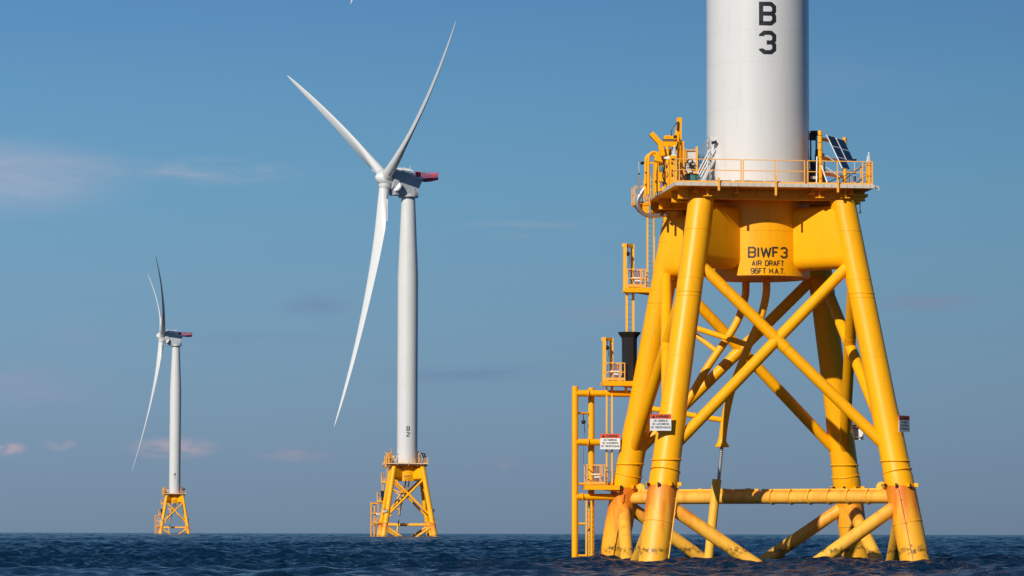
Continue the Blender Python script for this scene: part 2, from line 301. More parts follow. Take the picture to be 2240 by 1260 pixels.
# ---------------------------------------------------------------- the sea (one sheet, curved with the earth)
def build_sea():
    RE = 6371000.0
    inner = np.arange(-0.235, 0.2351, 0.0012)
    st = 0.0012; a = inner[-1]; outer = []
    while a < math.pi-0.05:
        st = min(st*1.25, 0.12); a += st
        if a < math.pi-0.03: outer.append(a)
    outer = np.array(outer)
    ang = np.concatenate([-outer[::-1], inner, outer])
    rr = [3.0]
    while rr[-1] < 80: rr.append(rr[-1]*1.06)
    while rr[-1] < 150: rr.append(rr[-1]*1.003)
    while rr[-1] < 5200: rr.append(rr[-1]*1.0013)
    while rr[-1] < 30000: rr.append(rr[-1]*1.03)
    r = np.array(rr); nr, na = len(r), len(ang)
    A, Rr = np.meshgrid(ang, r)
    X = Rr*np.sin(A); Y = Rr*np.cos(A); Z = np.zeros_like(X)
    sa = np.gradient(ang); sr = np.gradient(r)
    sp = np.maximum(np.minimum(Rr*sa[None, :], 60), sr[:, None]*0.8)
    rng = np.random.RandomState(11)
    DX = np.zeros_like(X); DY = np.zeros_like(X)
    n = 60
    lam = np.exp(np.linspace(np.log(0.6), np.log(22), n))
    wd = R(-112)       # direction the waves travel
    for i, l in enumerate(lam):
        th = wd+rng.normal(0, 0.62 if l < 8 else 0.4); k = 2*math.pi/l
        amp = 0.0160*l**0.42*math.exp(-(l/15.0)**2)*rng.uniform(0.6, 1.4)
        ph = rng.uniform(0, 2*math.pi)
        fade = np.clip((l/sp-1.8)/1.5, 0, 1)
        q = k*(X*math.cos(th)+Y*math.sin(th))+ph
        Z += amp*fade*np.cos(q)
        DX -= 0.8*amp*fade*math.cos(th)*np.sin(q); DY -= 0.8*amp*fade*math.sin(th)*np.sin(q)
    # gusts: waves higher in some patches
    patch = 1+0.35*np.sin(X*0.031+Y*0.011+1.0)*np.sin(Y*0.023-X*0.013+2.0)
    Z = Z*patch-Rr**2/(2*RE)-0.05
    X = X+DX; Y = Y+DY
    co = np.stack([X, Y, Z], -1).reshape(-1, 3)
    co = np.vstack([co, [[0, 0, -0.05]]])
    idx = np.arange(nr*na).reshape(nr, na)
    nxt = np.roll(idx, -1, axis=1)
    q = np.stack([idx[:-1], idx[1:], nxt[1:], nxt[:-1]], -1).reshape(-1, 4)[:, ::-1]
    tri = np.stack([np.full(na, nr*na), idx[0], nxt[0]], -1)[:, ::-1]
    me = bpy.data.meshes.new('sea')
    me.vertices.add(len(co)); me.vertices.foreach_set('co', co.astype(np.float32).ravel())
    nl = q.size+tri.size; me.loops.add(nl); me.loops.foreach_set('vertex_index', np.concatenate([q.ravel(), tri.ravel()]).astype(np.int32))
    npoly = len(q)+len(tri); me.polygons.add(npoly)
    ls = np.concatenate([np.arange(len(q))*4, q.size+np.arange(len(tri))*3]).astype(np.int32)
    me.polygons.foreach_set('loop_start', ls)
    me.polygons.foreach_set('use_smooth', [True]*npoly)
    me.update(calc_edges=True); me.validate()
    o = bpy.data.objects.new('sea', me); COL.objects.link(o); o['kind'] = 'structure'
    m = bpy.data.materials.new('sea_water'); m.use_nodes = True; t = m.node_tree; b = t.nodes['Principled BSDF']; K = t.nodes.new; LK = t.links.new
    b.inputs['Base Color'].default_value = (0.002, 0.026, 0.062, 1); b.inputs['Roughness'].default_value = 0.10; b.inputs['IOR'].default_value = 1.33; b.inputs['Specular IOR Level'].default_value = 0.26
    g = K('ShaderNodeNewGeometry')
    n1 = K('ShaderNodeTexNoise'); n1.inputs['Scale'].default_value = 2.4; n1.inputs['Detail'].default_value = 7; n1.inputs['Roughness'].default_value = 0.62; LK(g.outputs['Position'], n1.inputs['Vector'])
    b1 = K('ShaderNodeBump'); b1.inputs['Strength'].default_value = 1.0; b1.inputs['Distance'].default_value = 0.42; LK(n1.outputs['Fac'], b1.inputs['Height'])
    n2 = K('ShaderNodeTexNoise'); n2.inputs['Scale'].default_value = 0.33; n2.inputs['Detail'].default_value = 4; LK(g.outputs['Position'], n2.inputs['Vector'])
    b2 = K('ShaderNodeBump'); b2.inputs['Strength'].default_value = 1.0; b2.inputs['Distance'].default_value = 0.55; LK(n2.outputs['Fac'], b2.inputs['Height']); LK(b1.outputs[0], b2.inputs['Normal'])
    LK(b2.outputs[0], b.inputs['Normal'])
    # large patches of slightly different water
    n3 = K('ShaderNodeTexNoise'); n3.inputs['Scale'].default_value = 0.02; n3.inputs['Detail'].default_value = 3; LK(g.outputs['Position'], n3.inputs['Vector'])
    mx = K('ShaderNodeMix'); mx.data_type = 'RGBA'; mx.inputs['A'].default_value = (0.001, 0.013, 0.036, 1); mx.inputs['B'].default_value = (0.002, 0.026, 0.062, 1); LK(n3.outputs['Fac'], mx.inputs['Factor'])
    LK(mx.outputs['Result'], b.inputs['Base Color'])
    me.materials.append(m)
build_sea()
# ---------------------------------------------------------------- block lettering (strokes on a 0.6 x 1 cell)
GL = {
 'B': (.6, [[(0, 0), (0, 1), (.45, 1), (.6, .86), (.6, .62), (.5, .5), (0, .5)], [(.5, .5), (.6, .38), (.6, .14), (.45, 0), (0, 0), (0, .1)]]),
 '3': (.6, [[(0, .82), (.0, .86), (.15, 1), (.45, 1), (.6, .86), (.6, .62), (.5, .5), (.25, .5)], [(.5, .5), (.6, .38), (.6, .14), (.45, 0), (.15, 0), (0, .14), (0, .18)]]),
 '2': (.6, [[(0, .78), (0, .86), (.15, 1), (.45, 1), (.6, .86), (.6, .64), (0, .2), (0, 0), (.6, 0)]]),
 '1': (.2, [[(.1, 0), (.1, 1)]]), 'I': (.12, [[(.06, 0), (.06, 1)]]),
 '6': (.6, [[(.6, .84), (.45, 1), (.15, 1), (0, .86), (0, .14), (.15, 0), (.45, 0), (.6, .14), (.6, .44), (.45, .56), (0, .56)]]),
 '9': (.6, [[(0, .16), (.15, 0), (.45, 0), (.6, .14), (.6, .86), (.45, 1), (.15, 1), (0, .86), (0, .56), (.15, .44), (.6, .44)]]),
 'A': (.62, [[(0, 0), (.31, 1), (.62, 0)], [(.1, .3), (.52, .3)]]),
 'C': (.6, [[(.6, .84), (.45, 1), (.15, 1), (0, .86), (0, .14), (.15, 0), (.45, 0), (.6, .16)]]),
 'D': (.6, [[(0, .5), (0, 1), (.42, 1), (.6, .84), (.6, .16), (.42, 0), (0, 0), (0, .5)]]),
 'E': (.52, [[(.52, 1), (0, 1), (0, 0), (.52, 0)], [(0, .5), (.42, .5)]]),
 'F': (.52, [[(.52, 1), (0, 1), (0, 0)], [(0, .52), (.42, .52)]]),
 'G': (.6, [[(.6, .84), (.45, 1), (.15, 1), (0, .86), (0, .14), (.15, 0), (.45, 0), (.6, .14), (.6, .45), (.35, .45)]]),
 'H': (.6, [[(0, 0), (0, 1)], [(.6, 0), (.6, 1)], [(0, .5), (.6, .5)]]),
 'M': (.72, [[(0, 0), (0, 1), (.36, .35), (.72, 1), (.72, 0)]]),
 'N': (.6, [[(0, 0), (0, 1), (.6, 0), (.6, 1)]]),
 'O': (.6, [[(0, .5), (0, .86), (.15, 1), (.45, 1), (.6, .86), (.6, .14), (.45, 0), (.15, 0), (0, .14), (0, .5)]]),
 'P': (.58, [[(0, 0), (0, 1), (.45, 1), (.58, .88), (.58, .58), (.45, .46), (0, .46)]]),
 'R': (.6, [[(0, 0), (0, 1), (.45, 1), (.6, .88), (.6, .6), (.45, .48), (0, .48)], [(.34, .48), (.6, 0)]]),
 'S': (.6, [[(.6, .84), (.45, 1), (.15, 1), (0, .86), (0, .62), (.15, .52), (.45, .48), (.6, .38), (.6, .14), (.45, 0), (.15, 0), (0, .16)]]),
 'T': (.6, [[(.3, 0), (.3, 1)], [(0, 1), (.6, 1)]]),
 'W': (.86, [[(0, 1), (.2, 0), (.43, .9), (.66, 0), (.86, 1)]]),
 '.': (.12, [[(.06, -.02), (.06, .12)]]), ' ': (.35, []),
}
def stroke(mb, pts, t, place, sub=0.12):
    q = [pts[0]]
    for a, b in zip(pts, pts[1:]):
        L_ = math.hypot(b[0]-a[0], b[1]-a[1]); n = max(1, int(L_/sub))
        q += [(a[0]+(b[0]-a[0])*k/n, a[1]+(b[1]-a[1])*k/n) for k in range(1, n+1)]
    Lf = []; Rt = []
    for i, p in enumerate(q):
        ds = []
        if i > 0: ds.append(Vector((p[0]-q[i-1][0], p[1]-q[i-1][1])).normalized())
        if i < len(q)-1: ds.append(Vector((q[i+1][0]-p[0], q[i+1][1]-p[1])).normalized())
        n0 = Vector((-ds[0].y, ds[0].x)); n1 = Vector((-ds[-1].y, ds[-1].x)); m = (n0+n1).normalized()
        k = min(1/max(m.dot(n0), .4), 1.6)*t/2
        Lf.append((p[0]+m.x*k, p[1]+m.y*k)); Rt.append((p[0]-m.x*k, p[1]-m.y*k))
    vs = [place(*a) for a in Lf]+[place(*a) for a in Rt]; n = len(q)
    mb.add(vs, [(i, i+1, n+i+1, n+i) for i in range(n-1)])
def text(mb, s, h, t, place, cx=0.0, z=0.0, gap=.28, wk=1.0):
    """one line of lettering centred on cx, foot at z; t = stroke width; h = overall height"""
    hh = h-t; tot = sum(GL[c][0]*wk for c in s)+gap*(len(s)-1); x = cx-tot*hh/2
    for c in s:
        w_, st = GL[c]
        for p in st: stroke(mb, [(x+a*wk*hh, z+t/2+b*hh) for a, b in p], t, place, sub=max(.06, h*.12))
        x += (w_*wk+gap)*hh
def on_cyl(r, phi=0.0):
    return lambda x, z: Vector((r*math.sin(x/r+phi), -r*math.cos(x/r+phi), z))
# ---------------------------------------------------------------- offshore wind turbine (platform axes: x right, y away, z up, origin on the water at the tower axis)
def a_(z): return 7.46-0.162*z
def face(x, z, k, out=0.0):
    y = -(a_(z)+out); c, s = [(1, 0), (0, 1), (-1, 0), (0, -1)][k]
    return Vector((x*c-y*s, x*s+y*c, z))
CORN = [(-1, -1), (1, -1), (-1, 1), (1, 1)]
def legp(sx, sy, z): return Vector((sx*a_(z), sy*a_(z), z))

def build_turbine():
    root = empty('offshore_wind_turbine')
    # legs
    for sx, sy in CORN:
        ax = (legp(sx, sy, 20)-legp(sx, sy, 0)).normalized()
        mb = MB(); prof = [(4.28, .84), (4.95, .84), (5.12, .80), (8.1, .80), (8.7, .755), (20.62, .735)]
        rings = []
        for z, r in prof:
            c = legp(sx, sy, z); d, u, v = frame(ax)
            if z > 20: d, u, v = Vector((0, 0, 1)), Vector((1, 0, 0)), Vector((0, 1, 0))
            rings.append([c+(u*math.cos(2*math.pi*i/40)+v*math.sin(2*math.pi*i/40))*r for i in range(40)])
        # build ring frames consistently (all perpendicular to z slice)
        rings = []
        for z, r in prof:
            c = legp(sx, sy, z); rings.append([c+Vector((math.cos(2*math.pi*i/40)*r, math.sin(2*math.pi*i/40)*r, 0)) for i in range(40)])
        mb.loft(rings)
        leg = mb.build('leg', 'yellow', root)
        w_ = MB()
        for z in (18.85, 16.05, 11.6): w_.ring(legp(sx, sy, z), (0, 0, 1), .744, .014)
        w_.ring(legp(sx, sy, 15.25), (0, 0, 1), .742, .03); w_.ring(legp(sx, sy, 15.0), (0, 0, 1), .742, .02)
        each(w_, 'weld_seam', 'yellow', leg)
        mb = MB(); mb.ring(legp(sx, sy, 5.68), (0, 0, 1), .83, .045, m=6); mb.build('flange_ring', 'yellow', leg)
        mb = MB(); mb.ring(legp(sx, sy, 5.08), ax, .84, .03, m=6); mb.build('flange_ring', 'yellow', leg)
        mb = MB(); rings = []
        for z in (-3, 4.27):
            c = legp(sx, sy, z); rings.append([c+Vector((math.cos(2*math.pi*i/40)*.85, math.sin(2*math.pi*i/40)*.85, 0)) for i in range(40)])
        mb.loft(rings); slv = mb.build('pile_sleeve', 'sleeve', leg)
        mb = MB(); pn = MB(); c = legp(sx, sy, 4.32)
        for k in range(8):
            an = 2*math.pi*(k+.35)/8; u = Vector((math.cos(an), math.sin(an), 0)); v = Vector((-u.y, u.x, 0))
            m3 = Matrix((u, v, Vector((0, 0, 1)))).transposed()
            mb.box(c+u*.94, (.28, .07, .2), m3); pn.box(c+u*.98+v*.07, (.12, .14, .15), m3)
        each(mb, 'jacking_lug', 'yellow', leg); each(pn, 'lug_hole_dark', 'black', leg)  # black blocks stand in for the dark of the lug holes
        mb = MB(); mb.ring(legp(sx, sy, 2.15), ax, .852, .016); mb.build('weld_seam', 'sleeve', leg)
    # thin drain pipes down three of the sleeves
    def pipe_on(sx, sy, an, z0, z1, m='yellow_light'):
        an = R(an); o = Vector((math.cos(an), math.sin(an), 0))*.91
        mb = MB(); mb.tube(legp(sx, sy, z0)+o, legp(sx, sy, z1)+o, .035, n=8)
        for z in (3.5, 2.2, 1.0):
            if z1 < z < z0: mb.box(legp(sx, sy, z)+o*.97, (.12, .12, .06))
        mb.build('drain_pipe', m, root)
    pipe_on(-1, -1, -32, 4.2, -1); pipe_on(1, -1, -112, 4.1, -1, 'sleeve'); pipe_on(-1, 1, -100, 3.9, -1, 'sleeve')
    # braces
    def zc(x, z0, s): return z0-s*x
    for k in range(4):
        for s in (1, -1):
            p0 = face(-4.67*s, 17.22, k); p1 = face(6.47*s, 6.07, k)
            mb = MB(); mb.tube(p0, p1, .325, n=28)
            br = mb.build('cross_brace', 'yellow', root)
            if s == 1:
                n_ = MB(); d = (p1-p0).normalized(); c = face(0, 12.56, k); n_.tube(c-d*.75, c+d*.75, .345, n=28); n_.build('joint_can', 'yellow', br)
            p0 = face(-6.98*s, 3.47, k); p1 = face(1.6*s, -2.4, k)
            mb = MB(); mb.tube(p0, p1, .385, n=28); lb = mb.build('lower_brace', 'lowbrace', root)
            if k == 0 and s == 1:
                d = (p1-p0).normalized(); n_ = MB(); n_.ring(p0+d*1.05, d, .39, .02); n_.build('weld_seam', 'lowbrace', lb)
    # horizontal brace from the back left leg to the front right one
    p0 = legp(-1, 1, 3.66); p1 = legp(1, -1, 3.66); d = (p1-p0).normalized(); Ln = (p1-p0).length
    mb = MB(); mb.tube(p0, p1, .37, n=28); hb = mb.build('horizontal_brace', 'hbrace', root)
    mb = MB(); up = Vector((0, 0, 1)); off = up*.43+Vector((d.y, -d.x, 0))*(-.02)
    mb.tube(p0+d*1.2+off, p0+d*Ln*.50+off, .075, n=10); mb.tube(p0+d*(Ln*.51)+off, p0+d*(Ln-1.4)+off, .06, n=10)
    for t in np.linspace(2.2, Ln*.46, 5): mb.tube(p0+d*(t-.14)+off, p0+d*(t+.14)+off, .115, n=10)
    each(mb, 'conduit', 'yellow_light', hb)
    mb = MB()
    for t in np.linspace(Ln*.55, Ln-2.2, 6): mb.ring(p0+d*t+up*.03, d, .42, .05, m=6)
    each(mb, 'strap', 'yellow_light', hb)
    for t in (1.25, Ln-1.35):
        mb = MB(); c = p0+d*t+up*.52; nrm = Vector((d.y, -d.x, 0)); mb.tube(c-nrm*.05, c+nrm*.05, .34, n=20); mb.tube(c-nrm*.1, c+nrm*.1, .12, n=12); mb.build('padeye', 'yellow_light', hb)
    # column and box girders
    mb = MB(); mb.lathe([(2.6, 16.50), (2.98, 16.40), (2.99, 18.0), (2.98, 21.2)], n=72); col = mb.build('transition_column', 'yellow', root)
    mb = MB()
    for z in (19.0, 17.9): mb.ring((0, 0, z), (0, 0, 1), 2.99, .012, n=72)
    each(mb, 'weld_seam', 'yellow', col)
    for sx, sy in CORN:
        u = Vector((sx, sy, 0)).normalized(); v = Vector((-u.y, u.x, 0)); hw = .70; rings = []
        prof = []
        zb, zt = 16.72, 20.42
        for i in range(13):
            an = math.pi+math.pi*i/12; prof.append((math.cos(an)*hw, zb+hw+math.sin(an)*hw))
        for i in range(9):
            an = math.pi*i/8; prof.append((math.cos(an)*hw, zt-.45+math.sin(an)*.45))
        for t in (0, 1):
            ring = []
            for y, z in prof:
                dist = 2.2 if t == 0 else a_(z)*1.4142-.03
                ring.append(u*dist+v*y+Vector((0, 0, z)))
            rings.append(ring)
        mb = MB(); mb.loft(rings); mb.build('box_girder', 'yellow', root)
    # deck
    X0, X1, Y0, Y1 = -5.82, 5.62, -5.5, 6.3
    mb = MB(); mb.bx(X0, X1, Y0, Y1, 21.25, 21.36); dk = mb.build('deck', 'yellow', root)
    mb = MB()
    mb.bx(X0-.05, X1+.05, Y0-.06, Y0, 21.25, 21.46); mb.bx(X0-.05, X0, Y0, Y1, 21.25, 21.46); mb.bx(X1, X1+.05, Y0, Y1, 21.25, 21.46); mb.bx(X0-.05, X1+.05, Y1, Y1+.06, 21.25, 21.46)
    each(mb, 'deck_edge', 'deckgrey', dk)
    mb = MB()
    for x in np.arange(X0+.4, X1, .45): mb.bx(x, x+.05, Y0-.075, Y0-.062, 21.27, 21.44)
    each(mb, 'grating_clip', 'grey', dk)
    for y in (-4.15, -2.0, 2.4, 5.4):
        mb = MB(); x0, x1 = X0+.35, X1-.2
        for z in (21.215, 20.66): mb.bx(x0, x1, y-.17, y+.17, z-.03, z+.03)
        mb.bx(x0, x1, y-.02, y+.02, 20.69, 21.185)
        for x in np.arange(x0+.6, x1, 1.3): mb.bx(x-.015, x+.015, y-.15, y+.15, 20.69, 21.185)
        mb.build('deck_beam', 'yellow', dk)
    for x in (-4.6, -2.2, 2.2, 4.5):
        mb = MB()
        mb.bx(x-.15, x+.15, Y0+.45, Y1-.1, 20.94, 20.98); mb.bx(x-.02, x+.02, Y0+.45, Y1-.1, 20.98, 21.24)
        mb.build('deck_beam', 'yellow', dk)
    mb = MB()      # short posts between leg tops and deck
    for sx, sy in CORN:
        c = legp(sx, sy, 20.6); mb.bx(c.x-.2, c.x+.2, c.y-.03, c.y+.03, 20.6, 21.2); mb.bx(c.x-.03, c.x+.03, c.y-.2, c.y+.2, 20.6, 21.2); mb.bx(c.x-.28, c.x+.28, c.y-.28, c.y+.28, 20.6, 20.66)
    each(mb, 'support_post', 'yellow', dk, per=3); mb = MB()
    for x in (-3.9, 2.6, 4.1):
        mb.bx(x-.04, x+.04, Y0+.5, Y0+.6, 20.75, 21.17); mb.bx(x-.24, x+.24, Y0+.42, Y0+.68, 20.71, 20.76)
    each(mb, 'support_post', 'yellow', dk, per=2)
    mb = MB()      # stepped bracket ends under the right corner
    for i, (xx, z) in enumerate(((5.55, 20.95), (5.3, 20.75), (5.1, 20.55))): mb.bx(3.9, xx, -4.4-i*.02, -3.6, z-.08, z+.08)
    each(mb, 'corner_bracket', 'yellow', dk)
    mb = MB(); mb.path([(5.1, -4.3, 20.5), (5.1, -4.3, 20.1)], .03, n=6); mb.path([(5.1, -4.3, 20.1), (5.17, -4.3, 20.0), (5.1, -4.3, 19.92), (5.03, -4.3, 20.0)], .035, n=6); mb.build('hook', 'black', dk)
    mb = MB(); mb.path([(X1, -5.2, 21.3), (X1+.28, -5.25, 21.33)], .04, n=6); mb.box((X1+.26, -5.25, 21.36), (.2, .12, .12)); mb.box((X1+.36, -5.25, 21.24), (.08, .1, .16)); mb.build('corner_clamp', 'grey', dk)
    # railings
    def rail(p0, p1, posts, name='railing', top=1.38, parent=dk, m='rail', w=.05, double=()):
        p0, p1 = Vector(p0), Vector(p1); mb = MB()
        for h in (top, top*.55): mb.bar(p0+Vector((0, 0, h)), p1+Vector((0, 0, h)), w*.9, w*.9)
        mb.bar(p0+Vector((0, 0, .1)), p1+Vector((0, 0, .1)), .02, .1)
        for t in posts:
            q = p0.lerp(p1, t); mb.bx(q.x-w*.6, q.x+w*.6, q.y-w*.6, q.y+w*.6, q.z, q.z+top)
        return mb.build(name, m, parent, smooth=0)
    zd = 21.4
    rail((-5.78, -5.46, zd), (-2.05, -5.46, zd), (0, .045, 1))
    rail((-1.93, -5.46, zd), (1.62, -5.46, zd), (0, .52, 1))
    rail((1.80, -5.46, zd), (5.56, -5.46, zd), (0, .46, .85, .95, 1))
    rail((5.56, -5.4, zd), (5.56, 6.2, zd), (0, .12, .25, .5, .75, 1))
    rail((-5.7, 6.24, zd), (5.56, 6.24, zd), (.0, .15, .3, .45, .6, .75, .9, 1))
    rail((-5.76, 1.5, zd), (-5.76, 6.2, zd), (0, .25, .5, .75, 1))
    rail((-5.76, -5.3, zd), (-5.76, -1.9, zd), (.1, .25, .6, .8, 1))
    for x, za, zb in ((-3.37, 20.98, 21.72), (-.08, 20.75, 21.9), (3.52, 20.98, 21.7)):
        mb = MB(); mb.bx(x-.06, x+.06, Y0-.16, Y0-.08, za, zb); mb.build('railing_stanchion', 'rail', dk, smooth=0)
    mb = MB()      # low cable trays along the front of the deck
    for x0, x1 in ((-3.85, -2.5), (-2.3, -.65), (-.5, .35)):
        mb.bx(x0, x1, -4.9, -4.6, 21.62, 21.66)
        for x in np.arange(x0+.1, x1, .25): mb.bx(x, x+.05, -4.92, -4.5, 21.56, 21.62)
        for x in (x0+.2, x1-.3): mb.bx(x, x+.05, -4.8, -4.72, 21.36, 21.6)
    mb.build('cable_tray', 'steel', dk, smooth=0)
    # access stair to the tower door
    sp = Vector((-4.1, -1.6, 21.4)); d = Vector((1.25, .75, 0)); st = MB(); n = 9
    ax = d.normalized(); pr = Vector((-ax.y, ax.x, 0))
    for i in range(n):
        c = sp+d*(i/n)+Vector((0, 0, .24*(i+1))); st.box(c, (.26, .75, .04), Matrix((ax, pr, Vector((0, 0, 1)))).transposed())
    stair = st.build('access_stair', 'steel', dk, smooth=0)
    for s in (-.4, .4):
        mb = MB(); q0 = sp+pr*s; q1 = sp+d+Vector((0, 0, 2.2))+pr*s
        mb.bar(q0, q1, .04, .18); 
        for h in (1.05, .75, .45): mb.path([q0+Vector((0, 0, h)), q1+Vector((0, 0, h))], .03, n=6)
        for t in (0, .5, 1): q = q0.lerp(q1, t); mb.path([q, q+Vector((0, 0, 1.05))], .03, n=6)
        mb.build('handrail', 'steel' if s > 0 else 'nac_white', stair)
    # curved cable tubes (x,z read in the plane y=-2)
    j1 = [(-.16, 16.6), (-.16, 16.25), (-.22, 15.5), (-.63, 14.2), (-1.31, 13.05), (-2.41, 11.45), (-3.36, 9.85), (-4.15, 8.4), (-4.5, 6.6)]
    j2 = [(.55, 16.6), (.55, 16.3), (.50, 15.36), (.14, 14.02), (-.46, 12.67), (-1.41, 10.26), (-1.75, 9.1), (-1.98, 7.9), (-2.09, 7.0)]
    for pts, y in ((j1, 3.0), (j2, .3)):
        mb = MB(); mb.path([(x, y, z) for x, z in pts], .225, n=18, smooth=6); ct = mb.build('cable_tube', 'yellow', root)
        x, z = pts[-1]
        b = MB(); b.lathe([(.235, .1), (.235, 0), (.28, -.15), (.42, -.38), (.40, -.42)], (x-.02, y, z), n=24); b.build('bell_mouth', 'yellow', ct)
    mb = MB()
    q0, q1 = Vector((-2.1, .3, 6.9)), Vector((-2.33, .3, 4.5)); mb.tube(q0, q1, .09, n=10)
    for k in range(20):
        t = k/20; mb.ring(q0.lerp(q1, t), q1-q0+Vector((1.2, .0, 0)), .10, .04, n=12, m=5)
    mb.build('power_cable', 'steel', root)
    mb = MB(); mb.tube((-2.42, .3, 4.70), (-3.1, .3, -1.6), .27, n=20); lt = mb.build('lower_cable_tube', 'yellow_light', root)
    for p0, p1, r in (((-5.1, 5.1, 14.5), (-.46, .3, 12.52), .17), ((-5.0, 5.0, 15.0), (-1.9, 3.0, 12.3), .15), ((-5.98, 5.98, 9.1), (-2.05, .3, 8.15), .16)):
        mb = MB(); mb.tube(p0, p1, r, n=16); mb.build('tube_support', 'yellow', root)
    # tower
    mb = MB(); mb.lathe([(3.0, 21.36), (3.0, 40), (3.0, 76), (2.55, 86.5), (2.0, 99.3)], n=96); tw = mb.build('tower', 'white', root)
    mb = MB()
    for z in (23.35, 26.1, 28.8, 30.65, 33.5, 36.3, 39, 42, 45, 48): mb.ring((0, 0, z), (0, 0, 1), 2.998, .008, n=96)
    each(mb, 'weld_seam', 'white', tw)
    mb = MB(); mb.lathe([(3.06, 21.36), (3.06, 21.5), (3.0, 21.52)], n=64); mb.build('base_flange', 'white', tw)
    # boat landing on the left of the back left leg
    Y = 6.3
    bl = MB(); bl.tube((-9.9, Y, -2.5), (-9.9, Y, 10.32), .19, n=20); land = bl.build('boat_landing', 'yellow', root)
    mb = MB(); mb.tube((-8.83, Y+.62, -2.5), (-8.83, Y+.62, 10.26), .19, n=20); mb.build('fender_post', 'yellow', land)
    for z in (9.9, 6.98, 3.72):
        mb = MB(); mb.tube((-9.9, Y, z), (-a_(z)+.2, Y+.25, z), .195, n=18); hbm = mb.build('landing_beam', 'yellow', land)
        mb = MB(); mb.ring((-9.12 if z > 5 else -9.45, Y, z), (1, 0, 0), .23, .03, m=6); mb.build('landing_collar', 'yellow', land)
    mb = MB(); mb.tube((-9.9, Y, 2.12), (-9.25, Y, 2.12), .07, n=10); mb.tube((-9.9, Y, .22), (-9.25, Y, .22), .08, n=10); mb.tube((-9.9, Y, 8.72), (-8.83, Y+.62, 8.72), .07, n=10); mb.tube((-9.9, Y, 4.5), (-7.5, Y+.3, 4.5), .07, n=10); each(mb, 'landing_spacer', 'yellow', land)
    def ladder(x0, x1, y, z0, z1, w=.09, step=.3):
        mb = MB(); mb.bx(x0-w/2, x0+w/2, y-.06, y+.06, z0, z1); mb.bx(x1-w/2, x1+w/2, y-.06, y+.06, z0, z1); l = mb.build('ladder', 'yellow_light', root, smooth=0)
        mb = MB()
        z = z0+.15
        while z < z1: mb.tube((x0, y, z), (x1, y, z), .022, n=6); z += step
        mb.build('rung', 'steel', l)
        return l
    ladder(-9.22, -8.92, Y+.0, -1.5, 3.5, .1); ladder(-8.0, -7.68, Y, 4.45, 10.3, .09); ladder(-6.78, -6.38, Y+.05, 10.6, 15.95, .13); ladder(-5.53, -5.13, Y, 16.1, 20.95, .1)
    for x, z in ((-7.2, 8.6), (-7.2, 6.6)):
        pass
    def landing(x0, x1, xr, z, top, fr=None):
        """small rest platform: floor, cage railing, gallows frame with fall arrester, latch box"""
        mb = MB(); mb.bx(x0, x1, Y-.65, Y+.55, z-.28, z); mb.prism([(x1-.9, z-.28), (x1, z-.28), (x1, z-.42)], Y-.5, Y+.4); p = mb.build('rest_platform', 'yellow', root, smooth=0)
        mb = MB(); h = top-z
        for y in (Y-.6, Y+.5):
            for hh in (h, h*.5, .12): mb.bar((x0+.1, y, z+hh), (xr, y, z+hh), .045, .045 if hh > .2 else .16)
            for x in (x0+.12, (x0+xr)/2 if False else xr, xr-.28): mb.bx(x-.03, x+.03, y-.03, y+.03, z, z+h)
        for hh in (h, h*.5): mb.bar((x0+.1, Y-.6, z+hh), (x0+.1, Y+.5, z+hh), .045); mb.bar((xr, Y-.6, z+hh), (xr, Y+.5, z+hh), .045)
        mb.build('cage_railing', 'rail', p, smooth=0)
        cx_ = (x0+xr)/2+.1
        mb = MB(); mb.box((cx_, Y-.45, z+h*.5), (.62, .14, .16), None, .03); mb.box((cx_+.02, Y-.45, z+h*.5-.12), (.3, .2, .1)); mb.build('latch_box', 'signwhite', p)
        mb = MB()
        for dx in (-.2, -.05, .1, .22): mb.path([(cx_+dx, Y-.42, z+h*.93), (cx_+dx*.6, Y-.42, z+h*.55)], .035, n=6)
        mb.tube((cx_+.05, Y-.42, z+.1), (cx_+.05, Y-.42, z+h*.45), .09, n=8); mb.tube((cx_-.28, Y-.42, z+.2), (cx_-.16, Y-.42, z+h*.42), .03, n=6); mb.build('latch_gear', MR, p)
        if fr:
            xa, xb, zt = fr; mb = MB(); ww = .2
            mb.bx(xa, xa+ww, Y-.3, Y-.1, z-.2, zt); mb.bx(xb-ww, xb, Y+.25, Y+.45, z, zt); mb.bar((xa+.02, Y-.2, zt-.1), (xb-.1, Y+.35, zt-.1), .2, .2)
            mb.build('gallows_frame', 'yellow_light', p, smooth=0)
            mb = MB(); mb.lathe([(.02, -.13), (.1, -.1), (.14, 0), (.1, .1), (.02, .13)], (xa+.3, Y-.1, zt-.62), n=12); mb.path([(xa+.3, Y-.1, zt-.2), (xa+.3, Y-.1, zt-.5)], .025, n=6); mb.path([(xa+.36, Y-.1, zt-.7), (xa+.4, Y-.1, zt-1.15)], .02, n=5); mb.path([(xa+.36, Y-.1, zt-1.1), (xa+.3, Y-.1, z+.5)], .009, n=4)
            mb.build('fall_arrester', 'black', p)
        return p
    landing(-9.38, -7.3, -8.2, 4.42, 5.62); landing(-8.28, -6.2, -7.0, 10.62, 11.7, (-8.28, -7.55, 13.25)); landing(-6.95, -5.2, -5.75, 16.22, 17.32, (-7.03, -6.28, 18.9))
    mb = MB(); mb.lathe([(.02, -.13), (.1, -.1), (.14, 0), (.1, .1), (.02, .13)], (-9.35, Y+.3, 8.2), n=12); mb.path([(-9.35, Y+.3, 8.7), (-9.35, Y+.3, 8.3)], .03, n=6); mb.path([(-9.3, Y+.3, 8.1), (-9.27, Y+.3, 7.6)], .02, n=5); mb.path([(-9.29, Y+.3, 7.8), (-9.36, Y+.3, 5.7)], .009, n=4); mb.build('fall_arrester', 'black', land)
    # support arms of the rest platforms
    mb = MB()
